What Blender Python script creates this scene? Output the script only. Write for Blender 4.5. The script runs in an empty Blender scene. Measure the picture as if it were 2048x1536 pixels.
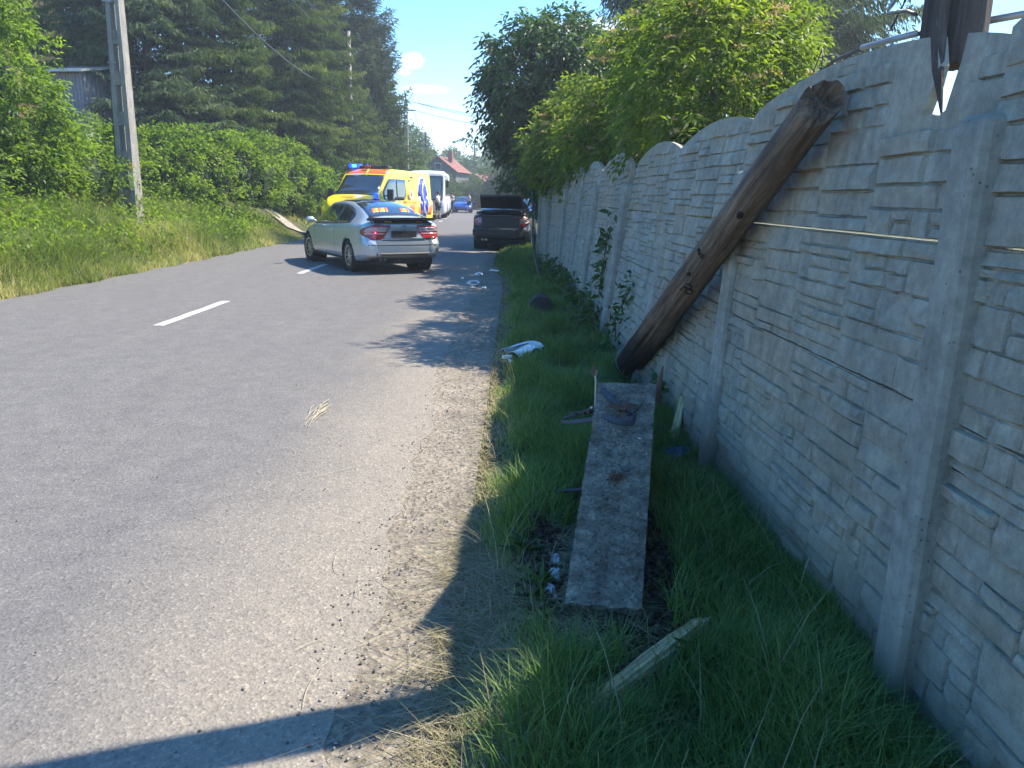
import bpy, bmesh, math, random
import numpy as np
from mathutils import Vector, Matrix
from mathutils.bvhtree import BVHTree
from math import sin, cos, pi, radians as R

SC = bpy.context.scene
COL = SC.collection
random.seed(7)
RNG = np.random.default_rng(11)

# ------------------------------------------------------------------ camera
PITCH, ROLL, EYE = R(13.739), 0.02, 1.55
cd = bpy.data.cameras.new('camera'); cam = bpy.data.objects.new('camera', cd); COL.objects.link(cam)
cd.sensor_width = 36; cd.lens = 27.03; cd.clip_start = 0.05; cd.clip_end = 3000
cam.matrix_world = (Matrix.Translation((0, 0, EYE)) @ Matrix.Rotation(pi/2 - PITCH, 4, 'X') @ Matrix.Rotation(ROLL, 4, 'Z'))
SC.camera = cam

# ------------------------------------------------------------------ sun and sky
SUN_DIR = Vector((0.947, 0.32, 1.325)).normalized()
elev = math.asin(SUN_DIR.z); azim = math.atan2(SUN_DIR.x, SUN_DIR.y)
sd = bpy.data.lights.new('sun', 'SUN'); sun = bpy.data.objects.new('sun', sd); COL.objects.link(sun)
sd.energy = 4.2; sd.angle = R(0.55); sd.color = (1.0, 0.91, 0.77)
sun.rotation_euler = SUN_DIR.to_track_quat('Z', 'Y').to_euler()
sun.location = (6, 4, 12)
W = bpy.data.worlds.new('World'); SC.world = W; W.use_nodes = True
wn = W.node_tree.nodes; wl = W.node_tree.links; wn.clear()
wo = wn.new('ShaderNodeOutputWorld'); wb = wn.new('ShaderNodeBackground'); wb.inputs[1].default_value = 0.14
sky = wn.new('ShaderNodeTexSky'); sky.sky_type = 'NISHITA'; sky.sun_disc = False
sky.sun_elevation = elev; sky.sun_rotation = azim; sky.altitude = 200; sky.air_density = 1.0; sky.dust_density = 0.2; sky.ozone_density = 3.2
def sky_cloud(col_in, d, sx, sz, seed):
    """a small puffy cloud in the sky around the direction d"""
    d = Vector(d).normalized(); rt = d.cross(Vector((0, 0, 1))).normalized(); up = rt.cross(d)
    tc = wn.new('ShaderNodeTexCoord')
    def dot(v, s):
        n = wn.new('ShaderNodeVectorMath'); n.operation = 'DOT_PRODUCT'; wl.new(tc.outputs['Generated'], n.inputs[0]); n.inputs[1].default_value = v
        m = wn.new('ShaderNodeMath'); m.operation = 'DIVIDE'; wl.new(n.outputs['Value'], m.inputs[0]); m.inputs[1].default_value = s
        q = wn.new('ShaderNodeMath'); q.operation = 'MULTIPLY'; wl.new(m.outputs[0], q.inputs[0]); wl.new(m.outputs[0], q.inputs[1]); return q
    a, b = dot(rt, sx), dot(up, sz)
    s = wn.new('ShaderNodeMath'); s.operation = 'ADD'; wl.new(a.outputs[0], s.inputs[0]); wl.new(b.outputs[0], s.inputs[1])
    nz = wn.new('ShaderNodeTexNoise'); nz.noise_dimensions = '4D'; nz.inputs['W'].default_value = seed; nz.inputs['Scale'].default_value = 38; nz.inputs['Detail'].default_value = 7; nz.inputs['Roughness'].default_value = .6
    wl.new(tc.outputs['Generated'], nz.inputs['Vector'])
    nm = wn.new('ShaderNodeMath'); nm.operation = 'MULTIPLY_ADD'; wl.new(nz.outputs[0], nm.inputs[0]); nm.inputs[1].default_value = 3.4; nm.inputs[2].default_value = -1.25
    sb = wn.new('ShaderNodeMath'); sb.operation = 'SUBTRACT'; wl.new(nm.outputs[0], sb.inputs[0]); wl.new(s.outputs[0], sb.inputs[1])
    mr = wn.new('ShaderNodeMapRange'); mr.inputs['From Min'].default_value = -0.35; mr.inputs['From Max'].default_value = 0.6; mr.inputs['To Max'].default_value = .85; wl.new(sb.outputs[0], mr.inputs['Value'])
    fr = wn.new('ShaderNodeVectorMath'); fr.operation = 'DOT_PRODUCT'; wl.new(tc.outputs['Generated'], fr.inputs[0]); fr.inputs[1].default_value = d
    gt = wn.new('ShaderNodeMath'); gt.operation = 'GREATER_THAN'; gt.inputs[1].default_value = 0; wl.new(fr.outputs['Value'], gt.inputs[0])
    mu = wn.new('ShaderNodeMath'); mu.operation = 'MULTIPLY'; wl.new(mr.outputs[0], mu.inputs[0]); wl.new(gt.outputs[0], mu.inputs[1])
    mx = wn.new('ShaderNodeMix'); mx.data_type = 'RGBA'; wl.new(mu.outputs[0], mx.inputs['Factor']); wl.new(col_in, mx.inputs['A']); mx.inputs['B'].default_value = (6.0, 6.1, 6.4, 1)
    return mx.outputs['Result']
hs = wn.new('ShaderNodeHueSaturation'); hs.inputs['Saturation'].default_value = 1.36; hs.inputs['Value'].default_value = 1.0
wl.new(sky.outputs[0], hs.inputs['Color'])
c = hs.outputs[0]
for d, sx, sz, sd_ in [((-.130, 1, .158), .017, .010, 1), ((-.140, 1, .145), .010, .005, 9), ((-.112, 1, .125), .036, .006, 2.6), ((-.086, 1, .106), .012, .005, 4), ((.1, 1, .20), .09, .012, 14)]:
    c = sky_cloud(c, d, sx, sz, sd_)
wl.new(c, wb.inputs[0]); wl.new(wb.outputs[0], wo.inputs[0])
SC.view_settings.view_transform = 'Standard'; SC.view_settings.look = 'None'; SC.view_settings.gamma = 1
SC.view_settings.use_curve_mapping = False; SC.view_settings.exposure = 1.52
SC.cycles.max_bounces = 6; SC.cycles.diffuse_bounces = 3; SC.cycles.glossy_bounces = 3; SC.cycles.transmission_bounces = 3
SC.cycles.transparent_max_bounces = 4; SC.cycles.caustics_reflective = False; SC.cycles.caustics_refractive = False
SC.cycles.use_denoising = True

# ------------------------------------------------------------------ helpers
def tag(o, label=None, cat=None, group=None, kind=None):
    if label: o['label'] = label
    if cat: o['category'] = cat
    if group: o['group'] = group
    if kind: o['kind'] = kind
    return o
def empty(name, loc=(0, 0, 0), rz=0, label=None, cat=None, group=None):
    o = bpy.data.objects.new(name, None); COL.objects.link(o); o.location = loc; o.rotation_euler = (0, 0, rz)
    return tag(o, label, cat, group)
def link(name, me, parent=None, mat=None):
    o = bpy.data.objects.new(name, me); COL.objects.link(o)
    if mat is not None and not me.materials: me.materials.append(mat)
    if parent is not None: o.parent = parent
    return o
def np_mesh(name, V, F, mat, parent=None, rnd=None, smooth=False):
    """V (n,3), F (m,k) all faces with k corners"""
    V = np.asarray(V, dtype=np.float32); F = np.asarray(F, dtype=np.int32)
    me = bpy.data.meshes.new(name)
    me.vertices.add(len(V)); me.vertices.foreach_set('co', V.ravel())
    me.loops.add(F.size); me.loops.foreach_set('vertex_index', F.ravel())
    me.polygons.add(len(F)); me.polygons.foreach_set('loop_start', np.arange(0, F.size, F.shape[1], dtype=np.int32))
    if rnd is not None:
        a = me.attributes.new('rnd', 'FLOAT', 'FACE'); a.data.foreach_set('value', np.asarray(rnd, dtype=np.float32))
    if smooth: me.polygons.foreach_set('use_smooth', np.ones(len(F), dtype=bool))
    me.update(calc_edges=True); me.validate()
    me.materials.append(mat)
    return link(name, me, parent)
class MB:
    def __init__(s): s.v = []; s.f = []
    def add(s, vs, fs):
        n = len(s.v); s.v += [tuple(v) for v in vs]; s.f += [tuple(i + n for i in f) for f in fs]; return s
    def box(s, c, d, rz=0, M=None):
        x, y, z = [k / 2 for k in d]
        vs = [Vector((a * x, b * y, e * z)) for a in (-1, 1) for b in (-1, 1) for e in (-1, 1)]
        m = M if M is not None else Matrix.Rotation(rz, 4, 'Z')
        return s.add([m @ v + Vector(c) for v in vs], [(0, 1, 3, 2), (4, 6, 7, 5), (0, 4, 5, 1), (2, 3, 7, 6), (0, 2, 6, 4), (1, 5, 7, 3)])
    def tube(s, pts, r, n=8, caps=True, flat=1.0):
        pts = [Vector(p) for p in pts]; rs = r if isinstance(r, (list, tuple)) else [r] * len(pts)
        rings = []; prev = None
        for i, p in enumerate(pts):
            t = (pts[min(i + 1, len(pts) - 1)] - pts[max(i - 1, 0)]).normalized()
            if prev is None:
                a = t.orthogonal().normalized() if abs(t.z) < .95 else Vector((1, 0, 0))
                a = (a - t * a.dot(t)).normalized()
            else: a = (prev - t * prev.dot(t)).normalized()
            prev = a; b = t.cross(a)
            rings.append([p + a * (rs[i] * cos(2*pi*k/n)) + b * (rs[i] * flat * sin(2*pi*k/n)) for k in range(n)])
        vs = [v for q in rings for v in q]; fs = []
        for i in range(len(pts) - 1):
            for k in range(n):
                fs.append((i*n + k, i*n + (k+1) % n, (i+1)*n + (k+1) % n, (i+1)*n + k))
        if caps: fs += [tuple(range(n))[::-1], tuple((len(pts)-1)*n + k for k in range(n))]
        return s.add(vs, fs)
    def lathe(s, prof, axis='Z', n=24, c=(0, 0, 0)):
        vs = []; fs = []; m = len(prof)
        for k in range(n):
            a = 2*pi*k/n
            for r, h in prof:
                p = {'Z': (r*cos(a), r*sin(a), h), 'Y': (r*cos(a), h, r*sin(a)), 'X': (h, r*cos(a), r*sin(a))}[axis]
                vs.append(Vector(p) + Vector(c))
        for k in range(n):
            for j in range(m - 1):
                q = ((k+1) % n)
                fs.append((k*m + j, q*m + j, q*m + j + 1, k*m + j + 1))
        return s.add(vs, fs)
    def prism(s, poly, z0, z1, M=None):
        n = len(poly); vs = [Vector((p[0], p[1], z)) for z in (z0, z1) for p in poly]
        if M is not None: vs = [M @ v for v in vs]
        return s.add(vs, [tuple(range(n))[::-1], tuple(range(n, 2*n))] + [(i, (i+1) % n, n + (i+1) % n, n + i) for i in range(n)])
    def build(s, name, mat, parent=None, smooth=False, bevel=0, recalc=True):
        me = bpy.data.meshes.new(name); me.from_pydata(s.v, [], s.f); me.materials.append(mat)
        if recalc:
            bm = bmesh.new(); bm.from_mesh(me); bmesh.ops.recalc_face_normals(bm, faces=bm.faces); bm.to_mesh(me); bm.free()
        if smooth: me.polygons.foreach_set('use_smooth', [True] * len(me.polygons))
        o = link(name, me, parent)
        if bevel:
            b = o.modifiers.new('bevel', 'BEVEL'); b.width = bevel; b.segments = 2; b.limit_method = 'ANGLE'; b.angle_limit = R(40)
        return o
def smooth01(t):
    t = np.clip(t, 0, 1); return t*t*(3 - 2*t)
def spl(x, pts):
    """smooth interpolation through control points (Catmull-Rom, clamped)"""
    if x <= pts[0][0]: return pts[0][1]
    if x >= pts[-1][0]: return pts[-1][1]
    for i in range(len(pts) - 1):
        if pts[i][0] <= x <= pts[i+1][0]: break
    x0, y0 = pts[i]; x1, y1 = pts[i+1]; h = x1 - x0; t = (x - x0) / h
    def slope(j):
        if j <= 0 or j >= len(pts) - 1:
            a, b = (pts[0], pts[1]) if j <= 0 else (pts[-2], pts[-1]); return (b[1]-a[1])/(b[0]-a[0])
        d0 = (pts[j][1]-pts[j-1][1])/(pts[j][0]-pts[j-1][0]); d1 = (pts[j+1][1]-pts[j][1])/(pts[j+1][0]-pts[j][0])
        return 0 if d0*d1 <= 0 else 2*d0*d1/(d0+d1)
    m0, m1 = slope(i)*h, slope(i+1)*h
    return (2*t**3-3*t**2+1)*y0 + (t**3-2*t**2+t)*m0 + (-2*t**3+3*t**2)*y1 + (t**3-t**2)*m1

# ------------------------------------------------------------------ materials
def newmat(name):
    m = bpy.data.materials.new(name); m.use_nodes = True; nt = m.node_tree; nt.nodes.clear()
    out = nt.nodes.new('ShaderNodeOutputMaterial'); return m, nt, out
def N(nt, t, **kw):
    n = nt.nodes.new(t)
    for k, v in kw.items():
        if k.startswith('i_'):
            key = k[2:].replace('_', ' ')
            n.inputs[int(key) if key.isdigit() else key].default_value = v
        else: setattr(n, k, v)
    return n
def ramp(nt, fac, stops):
    r = nt.nodes.new('ShaderNodeValToRGB'); e = r.color_ramp.elements
    e[0].position, e[0].color = stops[0][0], (*stops[0][1], 1); e[1].position, e[1].color = stops[-1][0], (*stops[-1][1], 1)
    for p, c_ in stops[1:-1]:
        q = e.new(p); q.color = (*c_, 1)
    nt.links.new(fac, r.inputs[0]); return r.outputs[0]
def noise(nt, scale, detail=4, rough=.55, vec=None, dist=0, stretch=None, coord='Object'):
    n = N(nt, 'ShaderNodeTexNoise'); n.inputs['Scale'].default_value = scale; n.inputs['Detail'].default_value = detail; n.inputs['Roughness'].default_value = rough; n.inputs['Distortion'].default_value = dist
    if vec is None:
        tc = N(nt, 'ShaderNodeTexCoord'); vec = tc.outputs[coord]
    if stretch:
        mp = N(nt, 'ShaderNodeMapping'); mp.inputs['Scale'].default_value = stretch; nt.links.new(vec, mp.inputs[0]); vec = mp.outputs[0]
    nt.links.new(vec, n.inputs['Vector']); return n.outputs[0]
def mixc(nt, fac, a, b, mode='MIX'):
    m = N(nt, 'ShaderNodeMix', data_type='RGBA', blend_type=mode)
    for s, v in (('Factor', fac), ('A', a), ('B', b)):
        if hasattr(v, 'links'): nt.links.new(v, m.inputs[s])
        else: m.inputs[s].default_value = v if s == 'Factor' else (*v, 1)
    return m.outputs['Result']
def bump(nt, h, strength=.3, dist=.01, nrm=None):
    b = N(nt, 'ShaderNodeBump'); b.inputs['Strength'].default_value = strength; b.inputs['Distance'].default_value = dist
    nt.links.new(h, b.inputs['Height'])
    if nrm is not None: nt.links.new(nrm, b.inputs['Normal'])
    return b.outputs[0]
def bsdf(nt, out, col, rough=.7, metal=0, spec=.5, nrm=None, coat=0, trans=0):
    p = N(nt, 'ShaderNodeBsdfPrincipled')
    if hasattr(col, 'links'): nt.links.new(col, p.inputs['Base Color'])
    else: p.inputs['Base Color'].default_value = (*col, 1)
    if hasattr(rough, 'links'): nt.links.new(rough, p.inputs['Roughness'])
    else: p.inputs['Roughness'].default_value = rough
    p.inputs['Metallic'].default_value = metal; p.inputs['Specular IOR Level'].default_value = spec; p.inputs['Coat Weight'].default_value = coat; p.inputs['Coat Roughness'].default_value = .05
    p.inputs['Transmission Weight'].default_value = trans
    if nrm is not None: nt.links.new(nrm, p.inputs['Normal'])
    nt.links.new(p.outputs[0], out.inputs[0]); return p
def plain(name, col, rough=.6, metal=0, spec=.5, var=.15, scale=8, bmp=0, coat=0):
    """one colour broken up by noise, with fine relief"""
    m, nt, out = newmat(name)
    n = noise(nt, scale, 5)
    lo = tuple(k * (1 - var) for k in col); hi = tuple(min(1, k * (1 + var)) for k in col)
    c_ = ramp(nt, n, [(.3, lo), (.7, hi)])
    nr = bump(nt, noise(nt, scale * 6, 4), bmp, .01) if bmp else None
    bsdf(nt, out, c_, rough, metal, spec, nr, coat); return m
def leafmat(name, stops, trans=.35, rough=.45, spec=.35, tcol=None):
    m, nt, out = newmat(name)
    at = N(nt, 'ShaderNodeAttribute', attribute_name='rnd')
    n = noise(nt, 1.3, 3)
    ad = N(nt, 'ShaderNodeMath', operation='MULTIPLY_ADD'); nt.links.new(n, ad.inputs[0]); ad.inputs[1].default_value = .9; ad.inputs[2].default_value = -.45
    a2 = N(nt, 'ShaderNodeMath', operation='ADD'); nt.links.new(at.outputs['Fac'], a2.inputs[0]); nt.links.new(ad.outputs[0], a2.inputs[1])
    c_ = ramp(nt, a2.outputs[0], stops)
    p = bsdf(nt, out, c_, rough, 0, spec)
    tr = N(nt, 'ShaderNodeBsdfTranslucent')
    g = mixc(nt, 1, c_, tcol or (1.5, 1.65, .6), 'MULTIPLY'); nt.links.new(g, tr.inputs[0])
    mx = N(nt, 'ShaderNodeMixShader'); mx.inputs[0].default_value = trans
    nt.links.new(p.outputs[0], mx.inputs[1]); nt.links.new(tr.outputs[0], mx.inputs[2]); nt.links.new(mx.outputs[0], out.inputs[0])
    return m
def glassmat(name, col=(.02, .025, .03), rough=.03):
    m, nt, out = newmat(name); bsdf(nt, out, col, rough, 0, .8, coat=1); return m
def emit(name, col, s, base=None):
    m, nt, out = newmat(name); p = bsdf(nt, out, base or col, .2, coat=.5); p.inputs['Emission Color'].default_value = (*col, 1); p.inputs['Emission Strength'].default_value = s; return m

def mat_asphalt():
    m, nt, out = newmat('asphalt')
    tc = N(nt, 'ShaderNodeTexCoord'); v = tc.outputs['Object']
    big = noise(nt, .55, 4, .6, v, stretch=(1.6, .35, 1)); mid = noise(nt, 5, 5, .65, v); fine = noise(nt, 150, 3, .7, v)
    vo = N(nt, 'ShaderNodeTexVoronoi'); vo.inputs['Scale'].default_value = 95; nt.links.new(v, vo.inputs['Vector'])
    c1 = ramp(nt, big, [(.3, (.100, .095, .092)), (.48, (.130, .122, .116)), (.6, (.115, .110, .108)), (.78, (.165, .155, .144))])
    c2 = mixc(nt, .5, c1, ramp(nt, mid, [(.3, (.112, .106, .100)), (.7, (.18, .168, .154))]))
    sp = ramp(nt, vo.outputs['Color'], [(.08, (.68, .68, .68)), (.3, (.92, .92, .92)), (.7, (1.04, 1.04, 1.03)), (.93, (1.42, 1.39, 1.34))])
    c3 = mixc(nt, 1, c2, sp, 'MULTIPLY')
    # sandy dust trodden in along the broken edge of the carriageway
    sx = N(nt, 'ShaderNodeSeparateXYZ'); nt.links.new(v, sx.inputs[0])
    wob = noise(nt, 1.1, 6, .7, v); wm = N(nt, 'ShaderNodeMath', operation='MULTIPLY_ADD'); nt.links.new(wob, wm.inputs[0]); wm.inputs[1].default_value = 1.1; nt.links.new(sx.outputs[0], wm.inputs[2])
    mr = N(nt, 'ShaderNodeMapRange', interpolation_type='SMOOTHSTEP'); mr.inputs['From Min'].default_value = -1.25; mr.inputs['From Max'].default_value = -.05; nt.links.new(wm.outputs[0], mr.inputs[0])
    dm = N(nt, 'ShaderNodeMath', operation='MULTIPLY'); nt.links.new(mr.outputs[0], dm.inputs[0])
    nt.links.new(ramp(nt, noise(nt, 9, 6, .75, v), [(.3, (.7,)*3), (.55, (1,)*3)]), dm.inputs[1])
    c4 = mixc(nt, dm.outputs[0], c3, mixc(nt, 1, (.235, .205, .165), sp, 'MULTIPLY'))
    h = N(nt, 'ShaderNodeMath', operation='ADD'); nt.links.new(vo.outputs['Distance'], h.inputs[0]); nt.links.new(fine, h.inputs[1])
    bsdf(nt, out, c4, .82, 0, .35, bump(nt, h.outputs[0], .55, .006)); return m
def mat_ground(name, stops, scale=6, grain=120, bs=.7):
    m, nt, out = newmat(name)
    a = noise(nt, scale, 8, .68); b = noise(nt, grain, 4, .7)
    vo = N(nt, 'ShaderNodeTexVoronoi'); vo.inputs['Scale'].default_value = grain * .45
    tc = N(nt, 'ShaderNodeTexCoord'); nt.links.new(tc.outputs['Object'], vo.inputs['Vector'])
    c_ = mixc(nt, .8, ramp(nt, a, stops), ramp(nt, vo.outputs['Color'], [(.1, (.6, .6, .6)), (.9, (1.4, 1.38, 1.34))]), 'MULTIPLY')
    h = N(nt, 'ShaderNodeMath', operation='ADD'); nt.links.new(vo.outputs['Distance'], h.inputs[0]); nt.links.new(b, h.inputs[1])
    bsdf(nt, out, c_, .92, 0, .2, bump(nt, h.outputs[0], bs, .012)); return m
def mat_concrete(name, a, b, c2=None, bs=.4, pits=True, scale=3):
    m, nt, out = newmat(name)
    pos = N(nt, 'ShaderNodeNewGeometry').outputs['Position']
    n1 = noise(nt, scale, 7, .65, pos); n2 = noise(nt, 22, 5, .7, pos); n3 = noise(nt, 160, 3, .6, pos)
    c_ = ramp(nt, n1, [(.3, a), (.5, tuple((x+y)/2 for x, y in zip(a, b))), (.7, b)])
    if c2: c_ = mixc(nt, ramp(nt, noise(nt, .9, 5, .6, pos), [(.45, (0,)*3), (.62, (.75,)*3)]), c_, c2)
    c_ = mixc(nt, .6, c_, ramp(nt, n2, [(.3, (.6,)*3), (.7, (1.35,)*3)]), 'MULTIPLY')
    stn = noise(nt, 7, 6, .7, pos, stretch=(1, 1, .16)); c_ = mixc(nt, .7, c_, ramp(nt, stn, [(.32, (.62, .62, .60)), (.5, (1,)*3), (.72, (1.18, 1.16, 1.1))]), 'MULTIPLY')
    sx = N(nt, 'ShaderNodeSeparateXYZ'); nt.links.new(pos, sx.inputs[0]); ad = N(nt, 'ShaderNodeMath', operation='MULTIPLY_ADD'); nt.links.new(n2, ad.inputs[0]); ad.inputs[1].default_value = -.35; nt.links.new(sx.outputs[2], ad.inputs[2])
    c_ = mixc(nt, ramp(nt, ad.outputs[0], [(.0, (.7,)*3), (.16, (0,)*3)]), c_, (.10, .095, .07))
    hh = N(nt, 'ShaderNodeMath', operation='ADD'); nt.links.new(n2, hh.inputs[0]); nt.links.new(n3, hh.inputs[1])
    nr = bump(nt, hh.outputs[0], bs, .008)
    if pits:
        vo = N(nt, 'ShaderNodeTexVoronoi'); vo.inputs['Scale'].default_value = 45; nt.links.new(pos, vo.inputs['Vector'])
        pt = ramp(nt, vo.outputs['Distance'], [(.10, (.35,)*3), (.2, (1,)*3)])
        gate = ramp(nt, noise(nt, 14, 3, .55, pos), [(.5, (0,)*3), (.6, (1,)*3)])
        c_ = mixc(nt, gate, c_, mixc(nt, 1, c_, pt, 'MULTIPLY'))
    bsdf(nt, out, c_, .88, 0, .25, nr); return m
def mat_wood(name, cols, axis=2, scale=14, bs=.8, rough=.8, butt=False):
    m, nt, out = newmat(name)
    st = [1, 1, 1]; st[axis] = .06
    a = noise(nt, scale, 7, .7, stretch=tuple(st), dist=.4); b = noise(nt, scale * 5, 5, .7, stretch=tuple(st)); d = noise(nt, 1.8, 5, .65, dist=.6)
    c_ = ramp(nt, a, cols)
    c_ = mixc(nt, .7, c_, ramp(nt, b, [(.3, (.45,)*3), (.65, (1.4,)*3)]), 'MULTIPLY')
    c_ = mixc(nt, ramp(nt, d, [(.45, (0,)*3), (.66, (.75,)*3)]), c_, mixc(nt, 1, c_, (.45, .4, .38), 'MULTIPLY'))
    if butt:          # tarred foot of the pole, with a ragged upper limit
        sx = N(nt, 'ShaderNodeSeparateXYZ'); tc = N(nt, 'ShaderNodeTexCoord'); nt.links.new(tc.outputs['Object'], sx.inputs[0])
        ad = N(nt, 'ShaderNodeMath', operation='MULTIPLY_ADD'); nt.links.new(b, ad.inputs[0]); ad.inputs[1].default_value = -1.6; nt.links.new(sx.outputs[2], ad.inputs[2])
        c_ = mixc(nt, ramp(nt, ad.outputs[0], [(.0, (1,)*3), (.35, (.8,)*3), (.8, (0,)*3)]), c_, (.018, .014, .012))
    h = N(nt, 'ShaderNodeMath', operation='ADD'); nt.links.new(a, h.inputs[0]); nt.links.new(b, h.inputs[1])
    bsdf(nt, out, c_, rough, 0, .25, bump(nt, h.outputs[0], bs, .02)); return m

M = {}
M['asphalt'] = mat_asphalt()
def mat_paint():
    m, nt, out = newmat('road_paint'); ch = ramp(nt, noise(nt, 38, 6, .75), [(.36, (1,)*3), (.44, (0,)*3)])
    c_ = mixc(nt, ch, ramp(nt, noise(nt, 7, 4), [(.3, (.38, .38, .355)), (.7, (.55, .55, .51))]), (.16, .15, .145)); bsdf(nt, out, c_, .75, 0, .3, bump(nt, noise(nt, 150, 3), .4, .005)); return m
M['paint'] = mat_paint()
M['shoulder'] = mat_ground('dusty_gravel', [(.3, (.17, .148, .118)), (.5, (.225, .195, .155)), (.7, (.28, .245, .195))], 2.2, 110)
M['soil'] = mat_ground('soil', [(.3, (.035, .028, .02)), (.5, (.06, .047, .032)), (.72, (.10, .08, .055))], 5, 90, .9)
M['earth'] = mat_ground('earth', [(.3, (.05, .06, .02)), (.5, (.075, .08, .03)), (.72, (.13, .115, .06))], 3, 60, .9)
M['drive'] = mat_ground('gravel_path', [(.3, (.24, .21, .17)), (.6, (.34, .30, .25)), (.75, (.40, .36, .30))], 2, 60)
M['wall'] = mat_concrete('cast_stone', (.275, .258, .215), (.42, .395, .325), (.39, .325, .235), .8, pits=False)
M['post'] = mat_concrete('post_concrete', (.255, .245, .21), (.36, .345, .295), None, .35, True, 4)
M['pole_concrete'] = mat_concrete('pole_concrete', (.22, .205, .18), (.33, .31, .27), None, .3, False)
M['slab'] = mat_ground('footing_concrete', [(.32, (.10, .078, .052)), (.44, (.20, .162, .12)), (.56, (.28, .24, .18)), (.7, (.40, .34, .25))], 9, 150, 1.0)
M['log'] = mat_wood('weathered_log', [(.25, (.045, .033, .025)), (.42, (.15, .108, .080)), (.58, (.26, .19, .135)), (.78, (.42, .33, .24))], 2, 16, 1.0, butt=True)
M['darkwood'] = mat_wood('dark_pole_wood', [(.3, (.05, .04, .036)), (.6, (.12, .09, .075)), (.8, (.18, .14, .115))], 2, 16, .8)
M['palewood'] = mat_wood('split_pale_wood', [(.3, (.50, .37, .18)), (.55, (.76, .62, .36)), (.8, (.85, .74, .50))], 0, 20, .9, .7)
M['bark'] = plain('bark', (.09, .065, .045), .9, var=.4, scale=5, bmp=1)
M['spruce'] = leafmat('spruce_needles', [(.0, (.014, .030, .009)), (.4, (.045, .078, .018)), (.75, (.11, .15, .035)), (1, (.17, .20, .06))], .28, .75, .12)
M['spruce_blue'] = leafmat('blue_needles', [(.0, (.016, .032, .014)), (.45, (.048, .080, .034)), (1, (.14, .18, .085))], .25, .75, .12)
M['pine'] = leafmat('pine_needles', [(.0, (.022, .04, .018)), (.5, (.05, .080, .034)), (1, (.10, .135, .06))], .18, .75, .12)
M['broad'] = leafmat('broad_leaves', [(.0, (.022, .055, .010)), (.5, (.05, .105, .018)), (1, (.10, .17, .03))], .4, .4, .45)
M['walnut'] = leafmat('dark_leaves', [(.0, (.02, .055, .016)), (.5, (.045, .095, .028)), (1, (.09, .155, .045))], .35, .45, .4)
M['elder'] = leafmat('elder_leaves', [(.0, (.06, .10, .015)), (.5, (.14, .19, .028)), (1, (.25, .28, .06))], .55, .5, .3)
M['umbel'] = leafmat('faded_umbels', [(.0, (.30, .26, .09)), (.5, (.50, .36, .18)), (1, (.62, .42, .28))], .4, .7, .2, (1.2, 1.1, .8))
M['hedge'] = leafmat('hedge_leaves', [(.0, (.05, .095, .014)), (.5, (.145, .22, .026)), (1, (.26, .33, .055))], .55, .5, .3)
M['far'] = leafmat('far_leaves', [(.0, (.035, .065, .022)), (.5, (.065, .105, .03)), (1, (.11, .15, .045))], .3, .6, .2)
M['grass'] = leafmat('grass_blades', [(.0, (.06, .11, .030)), (.45, (.12, .205, .055)), (.8, (.20, .28, .085)), (1, (.38, .36, .18))], .4, .6, .25)
M['tallgrass'] = leafmat('tall_grass', [(.0, (.07, .12, .025)), (.35, (.15, .20, .055)), (.65, (.28, .29, .12)), (1, (.48, .41, .23))], .4, .7, .2)
M['straw'] = leafmat('dry_straw', [(.0, (.13, .125, .055)), (.5, (.25, .21, .12)), (1, (.44, .38, .25))], .2, .7, .2, (1.2, 1.1, .7))
M['palestraw'] = plain('pale_straw', (.42, .38, .26), .9, var=.2)
M['weed'] = leafmat('weed_leaves', [(.0, (.02, .055, .012)), (.6, (.05, .11, .02)), (1, (.10, .17, .03))], .35, .45, .4)
M['silver'] = plain('silver_paint', (.50, .53, .54), .32, .45, .5, .04, 3, 0, .8)
M['yellow'] = plain('yellow_paint', (.88, .68, .015), .35, 0, .5, .04, 3, 0, .5)
M['white'] = plain('white_paint', (.72, .72, .70), .35, 0, .5, .06, 3, 0, .4)
M['bluepaint'] = plain('blue_paint', (.03, .09, .36), .3, .2, .5, .05, 3, 0, .8)
M['blackpaint'] = plain('black_paint', (.008, .008, .009), .3, 0, .4, .1, 3, 0, .5)
M['glass'] = glassmat('car_glass')
M['tyre'] = plain('tyre_rubber', (.018, .018, .019), .85, var=.2, bmp=.3)
M['rim'] = plain('alloy_rim', (.50, .51, .53), .3, .8, .5, .05)
M['plastic'] = plain('black_plastic', (.02, .021, .023), .55, var=.2, scale=12, bmp=.2)
M['greyplastic'] = plain('grey_plastic', (.05, .055, .065), .75, var=.25, scale=10, bmp=.3)
M['redglass'] = plain('tail_light_red', (.40, .015, .02), .15, 0, .6, .1, 6, 0, 1)
M['clearglass'] = plain('tail_light_clear', (.45, .36, .36), .15, 0, .6, .2, 20, 0, 1)
M['redlamp'] = emit('lit_tail_lamp', (1, .05, .1), 6)
M['orange'] = plain('orange_film', (.82, .16, .03), .4, var=.06)
M['orangeyellow'] = plain('amber_film', (.95, .45, .02), .4, var=.06)
M['starblue'] = plain('blue_film', (.03, .045, .42), .4, var=.05)
M['bluelamp'] = emit('lit_blue_lamp', (.02, .15, 1), 7, (.02, .08, .6))
M['bluedome'] = emit('blue_dome', (.01, .05, 1), 1.1, (.01, .04, .5))
M['chrome'] = plain('chrome', (.6, .6, .6), .15, 1, var=.03)
M['steel'] = plain('galvanised_steel', (.33, .34, .35), .45, .6, var=.2, bmp=.1)
M['darksteel'] = plain('dark_steel', (.05, .055, .06), .5, .4, var=.3, bmp=.2)
M['wire'] = plain('wire', (.06, .06, .065), .6, .2)
M['rooftile'] = plain('roof_tiles', (.24, .095, .065), .8, var=.3, scale=6, bmp=.5)
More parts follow.
